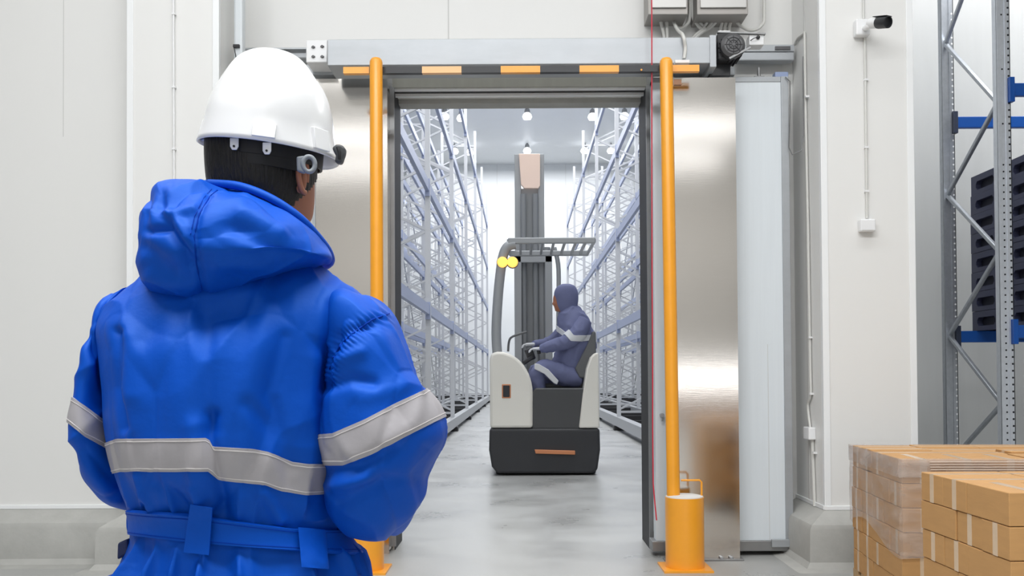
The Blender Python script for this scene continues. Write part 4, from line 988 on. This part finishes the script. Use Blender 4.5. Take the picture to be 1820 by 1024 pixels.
# --- sleeves
def SR(c, U, V, e=2.2): return (Vector(c), Vector(U), Vector(V), e)
def hring(xl, xr, y, Y, dep, tilt=0, e=2.2): return (xl, xr, y, Y, dep, tilt, e)
def hring_(xl, xr, y, Y, dep, tilt=0, e=2.2):
    a = P(xl, y - tilt, Y); c_ = P(xr, y + tilt, Y); return ((a + c_) / 2, (c_ - a) / 2, Vector((0, dep, 0)), e)
cR = P(668, 868, 1.72); 
RS = [hring(575, 640, 512, 1.75, .05, 4), hring(575, 676, 532, 1.74, .085, 4), hring(577, 700, 560, 1.73, .10, 4), hring(580, 719, 605, 1.72, .108), hring(570, 739, 660, 1.715, .113, -6), hring(566, 755, 712, 1.71, .117, -14), hring(565, 786, 768, 1.71, .12, -18),
      hring(572, 779, 805, 1.715, .12, -14), hring(582, 752, 848, 1.725, .115, -4),
      (P(664, 872, 1.745), Vector((.088, 0, -.002)), Vector((0, .082, .058)), 2.3), (P(666, 878, 1.79), Vector((.082, -.012, -.002)), Vector((0, .05, .078)), 2.3),
      (P(655, 880, 1.86), Vector((.062, -.03, 0)), Vector((0.01, .01, .075)), 2.2), (P(615, 862, 1.95), Vector((.045, -.04, 0)), Vector((0, 0, .062)), 2.1), (P(560, 850, 2.02), Vector((.03, -.04, 0)), Vector((0, 0, .05)), 2), (P(520, 846, 2.05), Vector((.024, -.034, 0)), Vector((0, 0, .042)), 2)]
RS = fit(RS[:9], hring_) + RS[9:]; S = Loft(RS, 200, 260)
d = S.noise((7, 6, 4), .006, off=11) + S.noise((9, 8, 4), .006, True, off=3.3, rot=-.6) + S.noise((30, 25, 18), .0016, off=9) + S.crumple((7, 6, 4), .030, 13.1)
for pts, w_, a in (([(600, 600), (620, 585), (665, 575)], 10, -.008), ([(575, 690), (620, 672), (665, 680)], 12, -.008), ([(600, 640), (640, 625)], 12, .007), ([(640, 700), (700, 690)], 20, .006),
                   ([(590, 835), (640, 830), (700, 800)], 12, -.008), ([(600, 860), (650, 850)], 12, .008), ([(610, 890), (650, 870), (710, 850)], 12, -.006), ([(760, 800), (735, 840), (745, 900)], 12, -.006),
                   ([(590, 620), (582, 680)], 12, -.008), ([(690, 600), (720, 680)], 22, .006)):
    d += S.crease(pts, w_, a)
X, Y = proj(S.p)                       # ruched shoulder seam
seam = [(582, 672), (590, 640), (606, 612), (630, 590), (662, 568), (696, 556)]
sd = S.crease(seam, 16, 1.0); sl_ = (X * .6 - Y * .8); d += sd * .0025 * np.sin(sl_ * .75)
S.disp(d); rs = S.build('sleeve', M_jk, W)
ts = ([(540, 786), (570, 772), (592, 770), (650, 745), (700, 718), (752, 694), (800, 672)], [(540, 832), (575, 826), (610, 826), (660, 806), (720, 775), (772, 750), (810, 732)])
rb = S.band(ts[0], ts[1], .0028, 'reflective_band', M_refl, rs)
for c_, k in ((ts[0], 6), (ts[1], -8)): S.band(off_(c_, k), off_(c_, k + 1.3), .0036, 'stitching', M_stitch, rb, nw=1, th=.001)
def seamline(L_, pts, r, name, m, par, out=.0005):
    X, Y = proj(L_.p); fr = np.where(L_.n[..., 1] < .3, 0, 1e6); path = []
    for i in range(len(pts) - 1):
        for k in range(8):
            s = k / 8; x = pts[i][0] * (1 - s) + pts[i + 1][0] * s; y = pts[i][1] * (1 - s) + pts[i + 1][1] * s
            j = np.argmin((X - x) ** 2 + (Y - y) ** 2 + fr); q = L_.p.reshape(-1, 3)[j]; path.append(P(x, y, q[1] - out))
    b = MB(); b.tube(path, r, 6); return b.build(name, m, par, smooth=60)
seamline(S, seam, .0016, 'seam', M_jks, rs)
LS = [hring(192, 262, 518, 1.79, .055, -4), hring(166, 258, 548, 1.80, .085), hring(153, 252, 585, 1.80, .10), hring(148, 246, 640, 1.80, .105), hring(135, 244, 705, 1.80, .112, 8), hring(126, 248, 755, 1.80, .116, 8), hring(136, 252, 800, 1.805, .11, 6),
      (P(216, 824, 1.83), Vector((.052, .0, -.02)), Vector((.01, .09, .045)), 2.3), (P(240, 842, 1.89), Vector((.048, .01, -.02)), Vector((-.02, .03, .07)), 2.2), (P(262, 850, 1.98), Vector((.03, .045, 0)), Vector((0, 0, .062)), 2.1),
      (P(340, 850, 2.05), Vector((.02, .045, 0)), Vector((0, 0, .052)), 2), (P(400, 852, 2.06), Vector((.012, .04, 0)), Vector((0, 0, .042)), 2)]
LS = fit(LS[:7], hring_) + LS[7:]; S2 = Loft(LS, 160, 220)
d = S2.noise((7, 6, 3), .005, off=21) + S2.noise((9, 8, 4), .006, True, off=13.3, rot=.5) + S2.noise((30, 25, 18), .0016, off=29) + S2.crumple((7, 6, 3.4), .026, 23.1)
for pts, w_, a in (([(150, 620), (190, 700)], 14, .007), ([(160, 600), (185, 690), (205, 700)], 10, -.007), ([(150, 800), (200, 850)], 12, -.006)): d += S2.crease(pts, w_, a)
S2.disp(d); ls = S2.build('sleeve', M_jk, W)
ts = ([(110, 694), (133, 707), (170, 740), (186, 790), (260, 840)], [(110, 740), (128, 752), (150, 780), (186, 798), (260, 900)])
ts = ([(110, 694), (133, 708), (168, 736), (250, 790)], [(110, 742), (128, 756), (150, 776), (188, 797), (250, 830)])
rb = S2.band(ts[0], ts[1], .0028, 'reflective_band', M_refl, ls)
for c_, k in ((ts[0], 6), (ts[1], -7)): S2.band(off_(c_, k), off_(c_, k + 1.3), .0036, 'stitching', M_stitch, rb, nw=1, th=.001)

# --- hood lying on the back
HR = [R(330, 380, 540, 1.70, .035), R(285, 452, 527, 1.69, .075, dy=-8), R(258, 520, 506, 1.685, .10, dy=-20), R(245, 572, 484, 1.68, .118, dy=-22), R(240, 588, 462, 1.68, .13, dy=-6), R(240, 580, 436, 1.685, .135), R(244, 562, 408, 1.69, .13), R(250, 532, 384, 1.70, .12),
      R(260, 492, 362, 1.71, .105, dy=4), R(268, 456, 346, 1.72, .085, dy=3), R(274, 438, 338, 1.725, .06, dy=0), R(280, 428, 334, 1.73, .05)]
G = Loft(fit(HR, ring), 300, 200)
X, Y = proj(G.p); up_ = np.clip((470 - Y) / 90, .25, 1) * np.clip((620 - X) / 260, .4, 1)
d = G.noise((6, 6, 6), .005, off=31) + G.noise((10, 9, 7), .004, True, off=33.3, rot=.7) + G.noise((34, 30, 30), .0014, off=39) + G.crumple((9, 8, 7.5), .030, 5.4) * up_
for pts, w_, a in (([(372, 345), (352, 380), (345, 420), (352, 470), (362, 520)], 7, -.007), ([(275, 375), (310, 392), (330, 420)], 12, .012), ([(262, 410), (300, 405), (340, 470)], 9, -.010), ([(290, 350), (280, 380), (300, 392)], 9, -.008),
                   ([(300, 380), (345, 372)], 8, .008), ([(410, 400), (480, 440), (560, 450)], 18, -.008), ([(430, 375), (500, 410)], 16, .007), ([(390, 470), (470, 475), (560, 462)], 16, .007), ([(255, 440), (300, 480)], 16, -.008), ([(268, 490), (340, 512)], 12, .006)):
    d += G.crease(pts, w_, a)
G.disp(d); hd = G.build('hood', M_jk, W)
seamline(G, [(386, 338), (372, 350), (354, 380), (345, 420), (349, 470), (360, 522)], .0013, 'seam', M_jks, hd, .0002)
seamline(G, [(376, 336), (362, 352), (346, 384), (338, 420)], .0009, 'seam', M_jks, hd, .0002)
# rolled rim of the hood round the neck
rim = [P(372, 326, 1.70), P(425, 331, 1.665), P(480, 352, 1.65), P(530, 385, 1.66), P(562, 418, 1.69), P(584, 448, 1.74), P(586, 468, 1.80), P(560, 476, 1.88), P(500, 470, 1.93), P(430, 455, 1.94), P(370, 425, 1.92), P(340, 385, 1.86), P(338, 350, 1.78), P(352, 332, 1.72), P(372, 326, 1.70)]
b = MB(); b.tube(smoothpath(rim, 6), .0075, 12); b.build('hood_rim', M_jk, hd, smooth=60)
# legs, boots and gloves of the coverall
for sx, xx in ((-1, 325), (1, 520)):
    c0 = P(xx, 1180, 1.76); b = Loft([((c0.x, 1.76, z), (r_, 0, 0), (0, r_ * 1.1, 0), 2.1) for z, r_ in ((.1, .078), (.16, .084), (.3, .085), (.5, .095), (.68, .115), (.84, .128))], 64, 80)
    b.disp(b.noise((10, 10, 14), .008, True, off=sx * 5)); b.build('trouser_leg', M_jk, W)
    Bt = Loft([((c0.x, 1.76 + yo, z), (a, 0, 0), (0, dd, 0), 2.5) for z, a, dd, yo in ((0.0, .048, .14, .05), (.03, .052, .145, .05), (.07, .05, .12, .035), (.11, .05, .075, 0), (.18, .055, .07, 0))], 40, 30); Bt.build('boot', M_boot, W)
def hand(o, fwd, side, up, m, par, r=1.0):
    fwd, side, up = (Vector(v).normalized() for v in (fwd, side, up)); o = Vector(o)
    L_ = Loft([(o + fwd * (q * r), side * (a * r), up * (h * r), 2.4) for q, a, h in ((-.02, .03, .024), (.02, .036, .02), (.06, .044, .018), (.09, .042, .014), (.1, .03, .008))], 28, 14)
    b = MB(); n = 28; b.add(L_.p.reshape(-1, 3).tolist(), [(j * n + i, j * n + (i + 1) % n, (j + 1) * n + (i + 1) % n, (j + 1) * n + i) for j in range(13) for i in range(n)] + [tuple(range(n)), tuple(13 * n + i for i in range(n))])
    for k, ln in enumerate((.07, .08, .075, .058)):
        s0 = o + fwd * .085 * r + side * ((k - 1.5) * .021 * r); p1 = s0 + fwd * ln * .45 * r - up * .006 * r; p2 = p1 + (fwd * .7 - up * .7) * ln * .35 * r; p3 = p2 + (fwd * .2 - up) * ln * .3 * r
        b.tube([s0, p1, p2, p3], [.0105 * r, .01 * r, .009 * r, .006 * r], 10)
    s0 = o + fwd * .02 * r - side * .03 * r; b.tube([s0, s0 + fwd * .03 * r - side * .025 * r, s0 + fwd * .06 * r - side * .03 * r - up * .01 * r, s0 + fwd * .075 * r - side * .026 * r - up * .015 * r], [.013 * r, .012 * r, .01 * r, .007 * r], 10)
    return b.build('glove', m, par, smooth=60)
hand(P(515, 846, 2.055), (-.9, .35, 0), (0, -.1, 1), (-.3, -.9, 0), M_glove, W)
hand(P(405, 852, 2.065), (.95, .2, 0), (0, .1, -1), (-.2, .9, 0), M_glove, W)

# ------------------------------------------------------------------ truck operator
M_nv = mat('navy_cloth', (112, 118, 156), .75, var=.05, vs=10, bump=.15, bs=30); M_rt = mat('pale_reflective', (226, 228, 232), .4)
OY = 11.95
O = thing('person', (P(1010, 680, OY).x, OY, P(1010, 676, OY).z), 'truck operator in a hooded navy suit with pale reflective bands, seated facing left', 'person')
def tri(pts, off, name, m):
    return pts
def oring(x0, y0, x1, y1, dep, Y=OY, e=2.1): # ring spanning a line in the picture
    a = P(x0, y0, Y); c_ = P(x1, y1, Y); return ((a + c_) / 2, (c_ - a) / 2, Vector((0, dep, 0)), e)
To = Loft([oring(968, 684, 1044, 686, .17), oring(974, 664, 1050, 668, .19), oring(985, 635, 1054, 650, .2), oring(992, 610, 1058, 625, .21), oring(992, 585, 1056, 596, .22), oring(990, 566, 1044, 566, .19), oring(995, 552, 1030, 548, .12), oring(993, 545, 1022, 542, .09)], 60, 70)
To.disp(To.noise((6, 6, 6), .02, True, off=8)); tb = To.build('suit', M_nv, O)
To.band([(985, 575), (1010, 594), (1020, 597), (1058, 595)], [(985, 584), (1010, 604), (1020, 608), (1058, 605)], .012, 'reflective_band', M_rt, tb, nw=2, th=.02)
Hd = Loft([oring(995, 556, 1024, 552, .1), oring(988, 545, 1026, 545, .115), oring(985, 532, 1028, 532, .125), oring(985, 520, 1027, 519, .12), oring(990, 510, 1022, 509, .095), oring(999, 505, 1014, 505, .04)], 40, 40)
Hd.build('hood', M_nv, O)
Fc = Loft([oring(987, 553, 1006, 556, .05), oring(985, 546, 1006, 548, .07), oring(983.5, 538, 1008, 538, .08), oring(983, 530, 1008, 528, .08), oring(986, 520, 1006, 518, .06)], 24, 24)
fl = proj(Fc.p); Fc.disp(.016 * np.exp(-((fl[1] - 540) / 3) ** 2) * (fl[0] < 988)); Fc.build('head', M_skin, O)
def limb(pts, name, m):
    RR = []
    pp_ = [P(x, y, Y_) for x, y, Y_, r in pts]
    for i, (x, y, Y_, r) in enumerate(pts):
        tdir = (pp_[min(i + 1, len(pp_) - 1)] - pp_[max(i - 1, 0)]).normalized(); u = tdir.cross(Vector((0, 1, 0))).normalized(); v = tdir.cross(u)
        RR.append((pp_[i], u * r, v * r, 2.1))
    L_ = Loft(RR, 36, 60); L_.disp(L_.noise((9, 9, 9), .01, True, off=len(pts) * 3)); return L_, L_.build(name, m, O)
L1, a1_ = limb([(1040, 570, 11.78, .09), (1028, 590, 11.74, .1), (1012, 605, 11.72, .09), (994, 612, 11.72, .08), (975, 617, 11.74, .065), (962, 620, 11.78, .05)], 'sleeve', M_nv)
L1.band([(1000, 572), (1020, 596), (1060, 596)], [(990, 580), (1014, 606), (1060, 606)], .012, 'reflective_band', M_rt, a1_, nw=2, th=.02)
limb([(1020, 570, 12.15, .09), (1000, 590, 12.18, .09), (980, 606, 12.15, .07), (960, 612, 12.1, .055), (948, 612, 12.05, .045)], 'sleeve', M_nv)
L2, l2_ = limb([(1030, 672, 11.85, .12), (1005, 668, 11.8, .13), (985, 660, 11.77, .12), (965, 655, 11.75, .105), (955, 665, 11.75, .095), (958, 695, 11.76, .085), (962, 725, 11.76, .08)], 'trouser_leg', M_nv)
limb([(1030, 672, 12.15, .12), (1005, 666, 12.2, .12), (975, 658, 12.2, .11), (955, 660, 12.2, .1), (952, 690, 12.2, .085), (952, 740, 12.2, .07)], 'trouser_leg', M_nv)
b = MB(); pts = [P(x, y, 11.60) for x, y in ((950, 646), (958, 647), (975, 657), (993, 677), (990, 684), (984, 681), (968, 665), (950, 656))]; b.prism(pts, (0, 0.02, 0), (0, .06, 0)); b.build('reflective_band', M_rt, O, bevel=.008)
hand(P(961, 620, 11.78), (-1, 0, .0), (0, -1, 0), (0, 0, 1), M_rt, O, 1.0)
hand(P(948, 612, 12.05), (-1, 0, .0), (0, -1, 0), (0, 0, 1), M_rt, O, 1.0)
for x, Y_ in ((960, 11.76), (950, 12.2)):
    Bt = Loft([(P(x + dx, y, Y_), Vector((a, 0, 0)), Vector((0, .05, 0)), 2.4) for y, a, dx in ((752, .13, -5), (744, .13, -5), (736, .09, -1), (722, .07, 0))], 24, 16); Bt.build('boot', M_boot, O)
